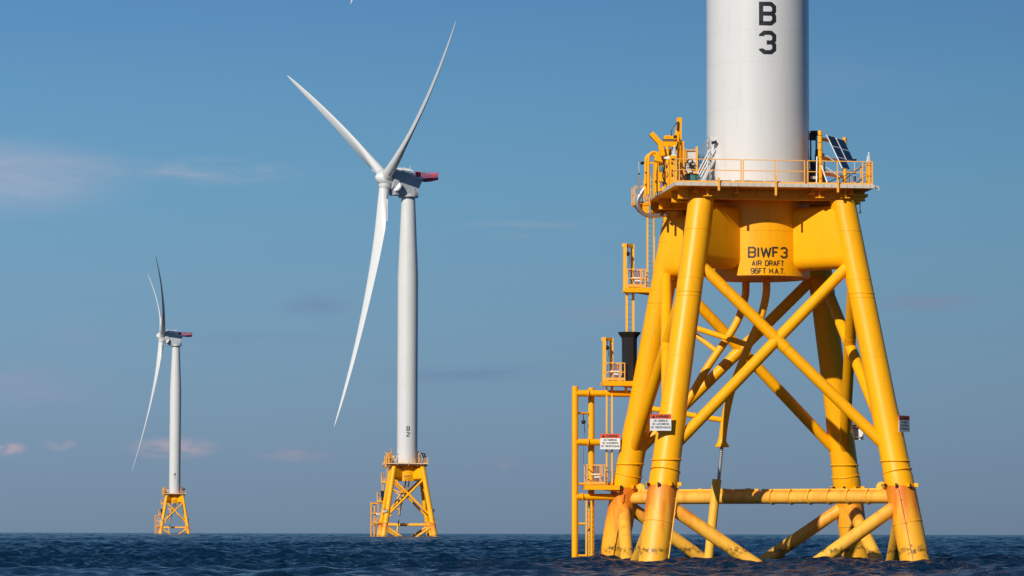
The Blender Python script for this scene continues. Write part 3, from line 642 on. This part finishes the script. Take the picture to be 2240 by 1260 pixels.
    for x0, x1, z in ((-5.9, -4.9, 16.0), (-6.9, -5.7, 10.4), (-7.8, -6.4, 4.25)): mb.tube((x0, Y+.2, z), (x1, Y+.4, z), .12, n=10)
    mb.bx(-7.75, -7.6, Y-.1, Y+.1, 9.95, 10.4); mb.bx(-6.9, -6.75, Y-.1, Y+.1, 9.95, 10.4)
    each(mb, 'platform_bracket', 'yellow', root)
    # black cable guard below the upper ladder
    rings = []
    for z, h, k in ((10.62, .42, 1.0), (11.4, .43, 1.0), (13.05, .44, 1.0), (13.25, .46, 1.0), (13.5, .58, 1.1), (13.58, .60, 1.1)):
        rings.append([Vector((-6.62+h*x*k, Y+h*y*k, z)) for x, y in ((1, -.35), (1, .35), (.35, 1), (-.35, 1), (-1, .35), (-1, -.35), (-.35, -1), (.35, -1))])
    mb = MB(); mb.loft(rings, cap=False); mb.loft([[Vector(p)*1 for p in r_] for r_ in rings[:1]]+[[Vector((p.x, p.y, p.z+.02)) for p in rings[0]]]); mb.build('ladder_guard', 'black', root, smooth=20)
    # corrugated hose hanging off the back left corner of the deck
    mb = MB(); pts = [(-6.3, 2.5, 21.9), (-6.7, 2.6, 21.2), (-6.62, 2.7, 20.7), (-6.2, 2.9, 20.35), (-5.6, 3.1, 20.3), (-4.9, 3.3, 20.4)]
    mb.path(pts, .13, n=12, smooth=5); hs = mb.build('hose', 'steel', dk)
    # side basket outside the deck edge
    mb = MB(); mb.bx(-6.85, -5.9, 2.8, 4.0, 20.9, 20.98); mb.prism([(-6.7, 20.9), (-6.0, 20.9), (-6.0, 20.45), (-6.4, 20.45)], 2.85, 2.95); mb.prism([(-6.7, 20.9), (-6.0, 20.9), (-6.0, 20.45), (-6.4, 20.45)], 3.8, 3.9); bk = mb.build('side_basket', 'yellow', root, smooth=0)
    rail((-6.85, 2.85, 20.97), (-5.95, 2.85, 20.97), (0, .5, 1), 'cage_railing', 1.05, bk, w=.04); rail((-6.85, 3.95, 20.97), (-5.95, 3.95, 20.97), (0, .5, 1), 'cage_railing', 1.05, bk, w=.04); rail((-6.85, 2.85, 20.97), (-6.85, 3.95, 20.97), (.5,), 'cage_railing', 1.05, bk, w=.04)
    # arched ladder gate at the left edge
    mb = MB()
    for y in (-.55, .45):
        mb.path([(-6.58, y, 21.2), (-6.58, y, 23.2), (-6.48, y, 23.55), (-6.25, y, 23.68), (-6.03, y, 23.55), (-5.95, y, 23.2), (-5.95, y, 21.4)], .085, n=10, smooth=3)
    for z in (21.9, 22.6): mb.bar((-6.62, -.55, z), (-6.62, .45, z), .08)
    mb.bx(-6.66, -6.05, -.6, -.5, 23.0, 23.1); mb.bx(-6.3, -6.2, -.6, -.5, 21.1, 23.0)
    mb.build('arched_gate', 'yellow', dk)
    return root, tw, col

def build_rotor(root):
    nac = None
    mb = MB(); ywf = lambda x, z: 2.0+1.1*max(0, min(1, z/7.3))**0.6
    side = [(5.1, .25), (5.25, 1.2), (5.2, 6.72), (3.2, 6.68), (1.4, 6.33), (-.5, 5.35), (-2.2, 5.0), (-3.9, 5.2), (-3.3, 4.6), (-2.5, 2.9), (-2.05, 1.3), (-2.0, .45)]
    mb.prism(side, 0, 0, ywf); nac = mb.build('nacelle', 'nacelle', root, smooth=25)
    roof = [(5.2, 6.75), (5.4, 8.0), (3.2, 8.1), (-.7, 7.5), (-.9, 6.0), (-4.2, 5.45), (-4.25, 5.2), (-2.2, 5.0), (-.5, 5.35), (1.4, 6.35), (3.2, 6.7)]
    yr = lambda x, z: 3.35-1.3*max(0, min(1, (z-float(np.interp(x, [-4.2, -2.2, -.5, 1.4, 3.2, 5.35], [5.2, 5.0, 5.35, 6.35, 6.7, 6.75])))/1.3))
    mb = MB(); mb.prism(roof, 0, 0, yr); mb.build('nacelle_roof', 'nac_white', nac, smooth=25)
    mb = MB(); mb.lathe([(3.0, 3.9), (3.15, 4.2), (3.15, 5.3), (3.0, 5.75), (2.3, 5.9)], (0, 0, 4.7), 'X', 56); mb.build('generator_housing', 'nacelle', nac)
    mb = MB(); mb.lathe([(2.05, -.25), (2.95, -.2), (2.95, .1), (2.6, .14), (2.5, .62), (2.2, .65)], n=48); mb.build('yaw_ring', 'grey', nac)
    mb = MB()
    for a in np.linspace(-1.4, 1.4, 9):
        x, y = -2.85*math.cos(a), 2.85*math.sin(a); mb.path([(x, y, .1), (x, y, 2.2)], .05, n=5)
    for z in (1.1, 2.2): mb.path([(-2.85*math.cos(a), 2.85*math.sin(a), z) for a in np.linspace(-1.4, 1.4, 17)], .05, n=5)
    mb.build('service_railing', 'grey', nac)
    for s in (-1, 1):
        mb = MB(); mb.tube((4.35, s*2.7, 2.3), (4.75, s*2.8, 2.5), 1.4, 1.35, n=28); mb.build('cooling_duct', 'nac_white', nac)
    mb = MB()
    for x in np.linspace(4.8, -.4, 11): mb.path([(x, -1.5, 7.75-.1*(4.8-x)), (x, -1.5, 8.45-.1*(4.8-x))], .04, n=5); mb.path([(x, 1.5, 7.75-.1*(4.8-x)), (x, 1.5, 8.45-.1*(4.8-x))], .04, n=5)
    for s in (-1.5, 1.5): mb.path([(4.8, s, 8.45), (-.4, s, 7.93)], .04, n=5)
    mb.path([(-.1, 1, 7.2), (-.1, 1, 9.0)], .06, n=6); mb.path([(.9, -1, 7.2), (.9, -1, 8.8)], .06, n=6); mb.box((.6, 0, 7.8), (1.2, 1.6, .7)); mb.build('roof_railing', 'nac_white', nac)
    mb = MB(); mb.prism([(-4.1, 5.05), (-4.4, 5.5), (-8.3, 5.7), (-8.3, 5.05), (-6.6, 4.85)], -2.9, 2.9); hp = mb.build('hoist_platform', 'red', nac, smooth=0)
    mb = MB()
    for s in (-2.9, 2.9):
        for x in np.linspace(-1.0, -8.2, 14): mb.bx(x-.06, x+.06, s-.06, s+.06, 5.3, 7.15)
        for z in (5.9, 6.35, 6.75, 7.15): mb.bar((-1.0, s, z), (-8.2, s, z-.05), .09)
        mb.bx(-2.7, -1.0, s-.05, s+.05, 5.3, 7.1)
    for y in np.linspace(-2.9, 2.9, 9): mb.bx(-8.26, -8.14, y-.06, y+.06, 5.5, 7.1)
    for z in (6.35, 6.75, 7.1): mb.bar((-8.2, -2.9, z), (-8.2, 2.9, z), .09)
    mb.build('platform_railing', 'red', hp, smooth=0)
    # hub: rotor axis +X, origin on the rotor centre
    hub_c = Vector((7.3, 0, 5.05))
    mb = MB(); mb.lathe([(2.3, -2.4), (2.45, -.8), (2.4, .6), (2.05, 1.5), (1.45, 2.3), (.8, 2.9), (.3, 3.15), (.03, 3.2)], (0, 0, 0), 'X', 48)
    for k in range(3):
        a = R(120*k); d = Vector((0, math.sin(a), math.cos(a))); mb.tube(d*1.2, d*2.75, 1.95, 1.7, n=32)
    hub = mb.build('rotor_hub', 'blade', root)
    # blade along +Z of the hub, three copies
    mb = MB(); Rt = 73.9; n = 36; rings = []
    def interp(x, xs, ys): return float(np.interp(x, xs, ys))
    for r in [2.7, 3.5, 5, 7, 9, 11, 13, 15, 17, 20, 24, 28, 32, 36, 40, 45, 50, 55, 60, 64, 68, 70.5, 72.5, 73.7, Rt]:
        c = interp(r, [2.7, 4, 8, 15, 24, 40, 55, 66, 71, 73.2, Rt], [3.0, 3.0, 3.35, 4.25, 3.95, 2.95, 2.1, 1.35, .8, .4, .06])
        tk = interp(r, [2.7, 4, 8, 15, 24, 40, Rt], [1, 1, .78, .42, .28, .22, .17])
        bl = interp(r, [2.7, 4, 14], [0, 0, 1])        # 0 = round root, 1 = aerofoil
        tw_ = R(interp(r, [2.7, 8, 16, 30, 50, Rt], [17, 17, 14, 8, 3, 0])+PITCH)
        pre = 6.5*((r-2.7)/(Rt-2.7))**2.0+math.tan(R(2.2))*r
        ring = []
        for i in range(n):
            a = 2*math.pi*i/n; cxx = .5*math.cos(a)
            # aerofoil: leading edge at +0.3c, trailing at -0.7c
            xc = cxx-.2*bl
            tt = .5*math.sin(a)
            if bl > 0:
                u = .5-cxx; th = (1-bl)*abs(tt)+bl*(1.485*math.sqrt(max(u, 0))-.63*u-1.758*u*u+1.4215*u**3-.5075*u**4)*.98
                tt = math.copysign(th, math.sin(a)) if abs(math.sin(a)) > 1e-6 else 0
                if math.sin(a) < 0: tt *= 1-.0*bl
            y = xc*c; x = tt*c*tk
            ring.append(Vector((pre+x*math.cos(tw_)+y*math.sin(tw_), y*math.cos(tw_)-x*math.sin(tw_), r)))
        rings.append(ring)
    mb.loft(rings); b0 = mb.build('blade', 'blade', hub, smooth=50)
    cl = MB(); cl.lathe([(1.72, 2.3), (1.78, 2.32), (1.78, 2.5), (1.62, 2.52), (1.62, 2.75), (1.7, 2.78), (1.7, 2.95), (1.5, 2.97)], n=40); c0 = cl.build('blade_collar', 'grey', b0)
    sr = MB(); sr.bar((-.42, -1.8, 6.2), (-.5, -2.85, 12.8), .1, .3); s0 = sr.build('root_fin', 'nac_white', b0)
    lt = MB()
    for k in range(26): lt.bx(-.0, .05, 1.0, 1.1, 20+k*.7, 20.3+k*.7)
    for k in (1, 2):
        b = b0.copy(); COL.objects.link(b); b.parent = hub; b.rotation_euler = (R(-120*k), 0, 0)
        for c in (c0, s0): q = c.copy(); COL.objects.link(q); q.parent = b
    return nac, hub, hub_c
PITCH = 4.0
MR = mat('rusty_red_gear', (0.35, 0.12, 0.03), 0.6, vary=0.4, vscale=6)
def numbers(tw, col, n):
    mb = MB(); text(mb, 'B', 1.38, .245, on_cyl(3.012), 0.0, 30.88, wk=1.13); text(mb, n, 1.38, .245, on_cyl(3.012), 0.0, 29.2, wk=1.13); mb.build('tower_number', 'ink', tw, smooth=0)
    mb = MB(); pc = on_cyl(3.004); text(mb, 'BIWF', .65, .108, pc, -.27, 17.40, gap=.26, wk=1.15); text(mb, n, .65, .108, pc, .97, 17.40, wk=1.15)
    text(mb, 'AIR DRAFT', .33, .054, pc, 0, 16.93, gap=.27, wk=1.0); text(mb, '96FT H.A.T.', .34, .054, pc, 0, 16.48, gap=.22, wk=1.0); mb.build('air_draft_marking', 'ink_brown', col, smooth=0)
# ---------------------------------------------------------------- things carried by each foundation
def item(name, base, rz=0.0):
    o = empty(name, base, rz); return o
def build_sign(base, rz, back=.25):
    """warning board 1.2 x 0.92, faces -y of its own frame; bracket behind"""
    t = item('warning_sign', base, rz)
    mb = MB(); mb.bx(-.6, .6, -.03, .0, -.46, .2); p = mb.build('panel', 'signwhite', t, smooth=0)
    mb = MB(); mb.bx(-.6, .6, -.032, .002, .2, .46); h = mb.build('header', 'signred', t, smooth=0)
    pl = lambda x, z: Vector((x, -.037, z))
    mb = MB(); text(mb, 'WARNING', .155, .028, pl, .1, .25, gap=.24); mb.add([pl(-.5, .245), pl(-.3, .245), pl(-.4, .41)], [(0, 1, 2)]); mb.build('header_lettering', 'ink', h, smooth=0)
    mb = MB()
    for s, z in (('NO MOORING', .03), ('NO ANCHORING', -.15), ('NO TRESPASSING', -.34)): text(mb, s, .12, .021, pl, 0, z, gap=.27)
    mb.build('lettering', 'ink', p, smooth=0)
    mb = MB(); mb.bx(-.45, .45, .004, .05, .28, .36); mb.bx(-.45, .45, .004, .05, -.36, -.28)
    for x in (-.2, .2): mb.bx(x-.03, x+.03, .004, back, -.34, -.28); mb.bx(x-.03, x+.03, .004, back, .28, .34)
    each(mb, 'bracket', 'steel', t, smooth=0)
    return t
def build_crane():
    B = (-5.0, -1.0, 21.36); t = item('deck_crane', B)
    def bd(mb, n, m='yellow', **k): return mb.build(n, m, t, B, **k)
    mb = MB(); mb.lathe([(.42, 21.36), (.42, 21.5), (.3, 21.55), (.3, 23.3), (.38, 23.35), (.38, 23.5)], (-5.55, -1.0, 0), n=20); bd(mb, 'pedestal')
    mb = MB(); mb.box((-5.52, -1.0, 23.55), (.62, .7, .5), None, .05); mb.box((-5.0, -.75, 23.0), (.55, .5, 1.5), None, .05); mb.prism([(-5.25, 23.6), (-4.55, 23.6), (-4.75, 22.4), (-5.15, 22.4)], -1.35, -.85); bd(mb, 'slew_house')
    # folded boom: upright box section, horizontal main arm, cranked tip
    mb = MB(); mb.prism([(-5.03, 24.0), (-4.76, 24.0), (-4.73, 25.65), (-5.0, 25.65)], -1.25, -.9); mb.prism([(-5.03, 24.0), (-4.76, 24.0), (-4.55, 23.4), (-4.95, 23.4)], -1.25, -.9); bd(mb, 'mast')
    mb = MB(); mb.bar((-4.6, -1.05, 24.12), (-5.98, -1.05, 24.12), .32, .34); mb.bar((-5.9, -1.05, 24.06), (-6.52, -1.05, 24.72), .28, .3); bm = bd(mb, 'boom')
    mb = MB(); mb.bar((-4.75, -1.28, 24.33), (-5.9, -1.28, 24.33), .05, .04); mb.build('boom_trim', 'black', t, B)
    mb = MB(); mb.box((-5.4, -1.05, 24.48), (.7, .28, .26), None, .04); mb.tube((-5.7, -1.1, 24.5), (-5.0, -1.1, 24.52), .1, n=10); mb.tube((-5.1, -1.2, 24.3), (-4.98, -1.2, 25.2), .09, n=10); mb.box((-5.02, -1.22, 24.55), (.28, .2, .35), None, .03); bd(mb, 'cylinder_housing')
    mb = MB(); mb.box((-5.13, -1.25, 24.52), (.16, .18, .16)); mb.tube((-5.0, -1.3, 24.9), (-4.98, -1.3, 25.4), .07, n=8); mb.path([(-5.0, -1.2, 25.35), (-5.3, -1.2, 25.0), (-5.35, -1.2, 24.6)], .03, n=6, smooth=4); mb.box((-4.6, -1.2, 23.5), (.25, .2, .22)); bd(mb, 'hydraulics', 'black')
    mb = MB()
    for p in ([(-5.75, -1.3, 23.5), (-5.95, -1.3, 22.9), (-5.8, -1.3, 22.3), (-5.85, -1.3, 21.7)], [(-5.3, -1.35, 23.9), (-5.4, -1.4, 23.2), (-5.2, -1.4, 22.6), (-5.3, -1.4, 22.0)], [(-5.6, -1.45, 23.9), (-5.5, -1.45, 23.4), (-5.65, -1.45, 22.8)]): mb.path(p, .04, n=6, smooth=5)
    bd(mb, 'hose', 'black')
    mb = MB(); mb.bar((-5.05, -1.5, 21.5), (-5.0, -1.5, 24.4), .09, .09); mb.bar((-4.8, -1.5, 21.5), (-4.85, -1.5, 24.0), .05, .05); mb.tube((-5.85, -1.3, 22.2), (-5.45, -1.3, 23.2), .1, n=10); mb.bx(-5.35, -5.05, -1.5, -1.2, 21.4, 22.9); bd(mb, 'strut')
    mb = MB(); mb.box((-5.62, -3.4, 22.3), (.42, .3, 1.75), None, .03); bd(mb, 'control_box')
    mb = MB()
    for z in (22.95, 22.7, 22.3, 22.0): mb.box((-5.62, -3.56, z), (.24, .03, .09))
    for z in (22.85, 22.2): mb.box((-5.52, -3.56, z), (.05, .03, .24))
    mb.build('control_switch', 'black', t, B)
    mb = MB(); mb.box((-4.72, -1.2, 23.35), (.5, .4, .75), None, .05); mb.bx(-5.2, -4.9, -1.5, -1.2, 22.6, 23.8); mb.tube((-5.62, -1.5, 21.4), (-5.62, -1.5, 24.0), .11, n=10); mb.box((-6.0, -1.7, 23.65), (.3, .3, .7), Matrix.Rotation(R(-12), 3, 'Y'), .04); mb.tube((-5.9, -2.4, 21.5), (-5.45, -2.2, 22.6), .07, n=8); mb.box((-5.3, -2.4, 21.8), (.25, .5, .7), None, .04); bd(mb, 'hydraulic_block')
    mb = MB(); mb.box((-5.05, -2.6, 22.35), (.16, .16, .3), None, .03); mb.box((-5.15, -2.9, 21.85), (.14, .14, .25), None, .03); each(mb, 'filter_can', 'red', t, B)
    mb = MB(); mb.tube((-6.05, -2.0, 22.4), (-6.05, -2.0, 22.7), .13, n=12); mb.box((-5.5, -2.8, 21.6), (.3, .1, .12)); mb.build('reel', 'teal', t, B)
    mb = MB()
    for p in ([(-5.0, -1.6, 24.2), (-5.2, -1.8, 23.4), (-5.0, -2.2, 22.8), (-5.2, -2.6, 22.2)], [(-6.0, -1.8, 23.2), (-5.9, -2.2, 22.7), (-6.05, -2.4, 22.1), (-5.9, -2.6, 21.6)], [(-5.35, -1.8, 23.6), (-5.5, -2.2, 23.2), (-5.3, -2.5, 22.6), (-5.4, -2.9, 21.9)], [(-4.9, -1.6, 23.0), (-5.1, -2.0, 22.5), (-4.9, -2.4, 21.8)]): mb.path(p, .045, n=6, smooth=5)
    mb.build('hydraulic_hose', 'black', t, B)
    mb = MB(); mb.box((-6.05, -1.2, 23.3), (.5, .4, .6), Matrix.Rotation(R(15), 3, 'Y'), .05); mb.box((-5.95, -1.35, 22.3), (.3, .3, .9), None, .04); mb.tube((-6.1, -1.4, 22.6), (-5.7, -1.4, 22.6), .2, n=14); bd(mb, 'winch')
    return t
def build_solar():
    B = (4.1, -2.0, 21.36); t = item('solar_panel_rack', B)
    H = Vector((.58, .81, 0)); H.normalize(); Dn = Vector((.36, -.26, -.90)).normalized(); Nn = H.cross(Dn).normalized()
    if Nn.y > 0: Nn = -Nn
    for p, zt in (((3.28, -2.0), 24.92), ((5.2, 0.1), 24.8)):
        mb = MB(); mb.tube((p[0], p[1], 21.36), (p[0], p[1], zt), .125, n=18)
        ps = mb.build('post', 'yellow', t, B)
        mb = MB()
        for z in np.arange(21.7, zt-.1, .42): mb.ring((p[0], p[1], z), (0, 0, 1), .126, .014, n=16, m=5)
        mb.build('band', 'black', ps, B)
    mb = MB()
    for z in (24.45, 23.35, 22.45): mb.bar((3.3, -2.0, z), (5.2, .1, z), .05, .2)
    mb.build('cross_rail', 'rail', t, B, smooth=0)
    m3 = Matrix((H, Dn, Nn)).transposed()
    def panel(o, n, wd=1.18, ln=.74):
        mb = MB(); mb.box(o+H*wd/2+Dn*(n*ln/2), (wd, n*ln, .04), m3); f = mb.build('panel_frame', 'nac_white', t, B, smooth=0)
        mb = MB()
        for k in range(n):
            for j in range(4): mb.box(o+H*wd/2+Dn*(k*ln+.05+(j+.5)*(ln-.08)/4)+Nn*.022, (wd-.14, (ln-.08)/4-.012, .012), m3)
        mb.build('solar_cell', 'cell', f, B, smooth=0)
    panel(Vector((3.62, -2.15, 24.68)), 3); panel(Vector((4.42, -1.02, 24.64)), 2)
    mb = MB(); mb.path([(3.3, -2.2, 22.9), (3.75, -2.4, 21.4)], .04, n=6); mb.path([(3.05, -2.2, 23.4), (2.98, -2.3, 21.4)], .04, n=6); mb.path([(3.7, -1.8, 23.5), (4.2, -1.6, 23.2)], .035, n=6); mb.path([(3.7, -1.8, 22.8), (4.5, -1.6, 22.3)], .035, n=6); mb.build('stay', 'nac_white', t, B)
    mb = MB(); mb.path([(4.4, -2.6, 21.9), (6.0-.6, -3.4, 22.7)], .025, n=5); mb.path([(4.9, -2.6, 21.6), (5.5, -3.4, 22.0)], .025, n=5); mb.build('guy_wire', 'black', t, B)
    return t
def build_generator():
    B = (2.95, -.6, 21.36); t = item('equipment_cabinet', B)
    mb = MB(); mb.box((3.42, -.3, 22.1), (.95, .9, 1.45), None, .06); mb.box((3.75, .6, 22.6), (.6, .7, 1.6), None, .05); mb.build('casing', 'black', t, B)
    mb = MB(); mb.box((3.15, -.85, 22.3), (.4, .2, .16)); mb.box((3.8, .6, 23.65), (.5, .5, .5), None, .05); mb.tube((3.75, -.3, 22.85), (3.75, -.3, 23.4), .13, n=12); each(mb, 'vent', 'grey', t, B)
    return t
def build_hoist():
    B = (3.3, -.1, 21.36); t = item('service_hoist', B)
    mb = MB(); mb.bx(3.09, 3.16, -.15, -.05, 21.4, 25.1); mb.bx(3.42, 3.49, -.15, -.05, 23.0, 25.0); mb.bx(3.05, 3.55, -.2, 0, 24.86, 24.98); mb.bx(3.05, 3.6, -.2, 0, 23.3, 23.4); mb.build('frame', 'black', t, B, smooth=0)
    mb = MB(); mb.box((3.25, -.2, 24.72), (.4, .3, .3), None, .04); mb.box((3.3, -.2, 25.05), (.4, .25, .16), None, .03); mb.box((3.45, -.25, 23.85), (.16, .2, .35), None, .03); mb.path([(3.05, -.3, 23.2), (3.3, -.35, 23.0), (3.6, -.3, 23.15)], .06, n=6, smooth=3); mb.path([(3.05, -.3, 23.55), (3.3, -.35, 22.95), (3.55, -.3, 22.8)], .06, n=6, smooth=3); mb.box((3.3, -.3, 22.95), (.4, .2, .2), None, .03); mb.build('winch', 'black', t, B)
    return t
def build_cabinet():
    B = (-4.25, -1.4, 21.36); t = item('control_cabinet', B)
    mb = MB(); mb.bx(-4.65, -3.9, -1.3, -.8, 21.75, 23.75); mb.build('body', 'palegrey', t, B)
    mb = MB(); mb.bx(-4.71, -4.61, -1.45, -1.35, 21.36, 23.9); mb.bx(-3.95, -3.83, -1.45, -1.35, 21.36, 23.95); mb.bar((-4.66, -1.4, 23.75), (-3.9, -1.4, 23.75), .05); mb.bar((-4.66, -1.4, 22.4), (-3.9, -1.4, 22.4), .06, .1); mb.build('frame', 'rail', t, B, smooth=0)
    mb = MB(); mb.ring((-4.28, -1.5, 23.05), (0, 1, 0), .15, .035, n=20, m=6); mb.bar((-4.6, -1.5, 22.85), (-3.95, -1.5, 22.85), .04); mb.box((-4.2, -1.5, 22.78), (.3, .1, .16)); mb.build('handwheel', 'black', t, B)
    return t
def build_barrel():
    B = (-4.25, -1.9, 21.36); t = item('storage_tub', B)
    mb = MB(); mb.lathe([(.30, 21.37), (.36, 21.5), (.38, 22.2), (.34, 22.24)], (-4.25, -1.9, 0), n=20); mb.build('tub', 'teal', t, B)
    mb = MB(); mb.lathe([(.39, 22.2), (.39, 22.28), (.1, 22.3)], (-4.25, -1.9, 0), n=20); mb.build('lid', 'black', t, B)
    return t
def build_lamp(x, y, h=2.25):
    B = (x, y, 21.36); t = item('deck_floodlight', B)
    mb = MB(); mb.path([(x, y, 21.4), (x, y, 21.36+h), (x+.12, y, 21.4+h)], .028, n=6); mb.bx(x-.06, x+.06, y-.06, y+.06, 21.36, 22.5); mb.build('pole', 'steel', t, B)
    mb = MB(); mb.box((x+.24, y, 21.3+h), (.3, .24, .16), Matrix.Rotation(R(-15), 3, 'Y'), .04); mb.lathe([(.02, -.08), (.07, 0), (.02, .08)], (x, y, 21.36+h*.62), n=8); mb.build('lamp_head', 'black', t, B)
    return t
def build_lantern(x, y, z, hp):
    B = (x, y, 21.36); t = item('marine_lantern', B)
    mb = MB(); mb.bx(x-.1, x+.1, y-.1, y+.1, 21.36, z); mb.build('post', 'yellow', t, B)
    mb = MB(); mb.lathe([(.19, z), (.19, z+.12), (.14, z+.16), (.14, z+.34), (.08, z+.4), (.04, z+.6), (.01, z+.62)], (x, y, 0), n=16); mb.build('lens', 'glass', t, B)
    if hp: mb = MB(); mb.prism([(x-.65, z-.05), (x+.05, z+.08), (x+.05, z-.2), (x-.6, z-.16)], y-.3, y-.1); mb.build('cover', 'nac_white', t, B)
    return t
def build_mast(x, y):
    B = (x, y, 21.36); t = item('weather_mast', B)
    mb = MB(); mb.path([(x, y, 21.4), (x, y, 23.25)], .03, n=6); mb.bx(x-.16, x+.16, y-.1, y+.1, 21.4, 21.8); mb.build('pole', 'grey', t, B)
    mb = MB(); mb.box((x, y, 23.15), (.2, .14, .12), None, .02); mb.lathe([(.02, -.1), (.1, 0), (.02, .1)], (x, y, 22.4), n=8); mb.tube((x, y, 21.9), (x, y, 22.2), .07, n=8); mb.build('sensor', 'black', t, B)
    return t
# ---------------------------------------------------------------- assembling and placing
TH = R(7.03)
root, tower, column = build_turbine()
nac, hub, hub_c = build_rotor(root)
def set_rotor(nac, hub, yaw_world, az):
    y = yaw_world-7.03
    nac.location = (0, 0, 99.5); nac.rotation_euler = (0, 0, R(y))
    M_ = Matrix.Translation((0, 0, 99.5)) @ Matrix.Rotation(R(y), 4, 'Z') @ Matrix.Translation(hub_c) @ Matrix.Rotation(R(-TILT), 4, 'Y') @ Matrix.Rotation(R(-az), 4, 'X')
    hub.matrix_basis = M_
TILT = 5.0
def copy_tree(o, parent=None, skip=('tower_number', 'air_draft_marking')):
    c = o.copy(); COL.objects.link(c)
    if parent: c.parent = parent
    for k in 'label', 'category', 'group':
        if parent and k in c: del c[k]
    ref = {o.name: c}
    for ch in list(o.children):
        if ch.name.split('.')[0] in skip: continue
        ref.update(copy_tree(ch, c))
    return ref
# things on the platform, in platform axes
WHERE = ['the nearest turbine', 'the middle turbine', 'the farthest turbine']
SHORT = ['nearest', 'middle', 'farthest']
items = []
def addi(o, cat, lab, group): items.append((o, cat, lab, group))
addi(build_sign((-7.03, -7.42, 7.75), 0.0, .7), 'sign', 'red and white warning board on the front left leg of %s', 'warning boards on the turbine legs')
addi(build_sign((-7.83, 6.0, 7.02), R(-4), .35), 'sign', 'red and white warning board beside the ladder of the boat landing on %s', 'warning boards on the turbine legs')
addi(build_sign((7.02, -6.75, 7.78), R(47), .5), 'sign', 'shaded warning board turned sideways on the front right leg of %s', 'warning boards on the turbine legs')
addi(build_sign((7.35, 6.6, 7.68), R(112), .5), 'sign', 'warning board seen edge on behind the back right leg of %s', 'warning boards on the turbine legs')
addi(build_crane(), 'crane', 'folded yellow hydraulic crane at the left deck edge of %s', 'deck cranes')
addi(build_solar(), 'solar panels', 'tilted dark solar panels on yellow posts on the deck of %s', 'solar panel racks')
addi(build_generator(), 'cabinet', 'black equipment casing right of the tower foot on the deck of %s', 'black deck cabinets')
addi(build_hoist(), 'hoist', 'thin black hoist frame against the right side of the tower foot on %s', 'black hoists')
addi(build_cabinet(), 'cabinet', 'pale grey control cabinet in an orange frame left of the stair on %s', 'grey deck cabinets')
addi(build_barrel(), 'tub', 'blue green tub with black lid in front of the grey cabinet on %s', 'deck tubs')
addi(build_lamp(-3.12, -1.5, 2.9), 'lamp', 'thin pole with a black floodlight in front of the tower foot on %s', 'deck floodlights')
addi(build_lamp(-6.9, .9, 1.9), 'lamp', 'thin pole with a black lamp outside the left deck edge of %s', 'deck floodlights')
addi(build_lantern(5.45, -5.1, 22.75, False), 'lantern', 'small pale lantern on a yellow post at the right deck corner of %s', 'marine lanterns')
addi(build_lantern(-5.5, -3.1, 23.15, True), 'lantern', 'silver domed lantern with white cover beside the crane on %s', 'marine lanterns')
addi(build_mast(5.1, -3.0), 'mast', 'short instrument mast right of the solar panels on the deck of %s', 'weather masts')

LOC = [(14.38, 200.46, 0.0), (-30.4, 1003.0, -0.25), (-177.6, 1818.0, -0.5)]
YAW = [204.0, 205.0, 187.8]
AZ = [65.2, 60.0, 60.0]
NUM = ['3', '2', '1']
TL = ['huge white turbine tower marked B3 on a yellow four legged foundation, nearest at the right',
      'white three bladed turbine marked B2 on a yellow lattice foundation, middle distance',
      'smallest white turbine marked B1, farthest away at the left near the horizon']
for i in (2, 1):
    ref = copy_tree(root); r = ref[root.name]
    r.location = LOC[i]; r.rotation_euler = (0, 0, TH)
    tag(r, TL[i], 'wind turbine', 'wind turbines standing in the sea')
    set_rotor(ref[nac.name], ref[hub.name], YAW[i], AZ[i]); numbers(ref[tower.name], ref[column.name], NUM[i])
    for o, cat, lab, grp in items:
        c = copy_tree(o)[o.name]; rz = o.rotation_euler.z
        c.location = Vector(LOC[i])+Matrix.Rotation(TH, 3, 'Z')@o.location; c.rotation_euler = (0, 0, rz+TH)
        tag(c, lab % WHERE[i], cat, grp)
root.location = LOC[0]; root.rotation_euler = (0, 0, TH); tag(root, TL[0], 'wind turbine', 'wind turbines standing in the sea')
set_rotor(nac, hub, YAW[0], AZ[0]); numbers(tower, column, NUM[0])
for o, cat, lab, grp in items:
    rz = o.rotation_euler.z
    o.location = Vector(LOC[0])+Matrix.Rotation(TH, 3, 'Z')@o.location; o.rotation_euler = (0, 0, rz+TH)
    tag(o, lab % WHERE[0], cat, grp)
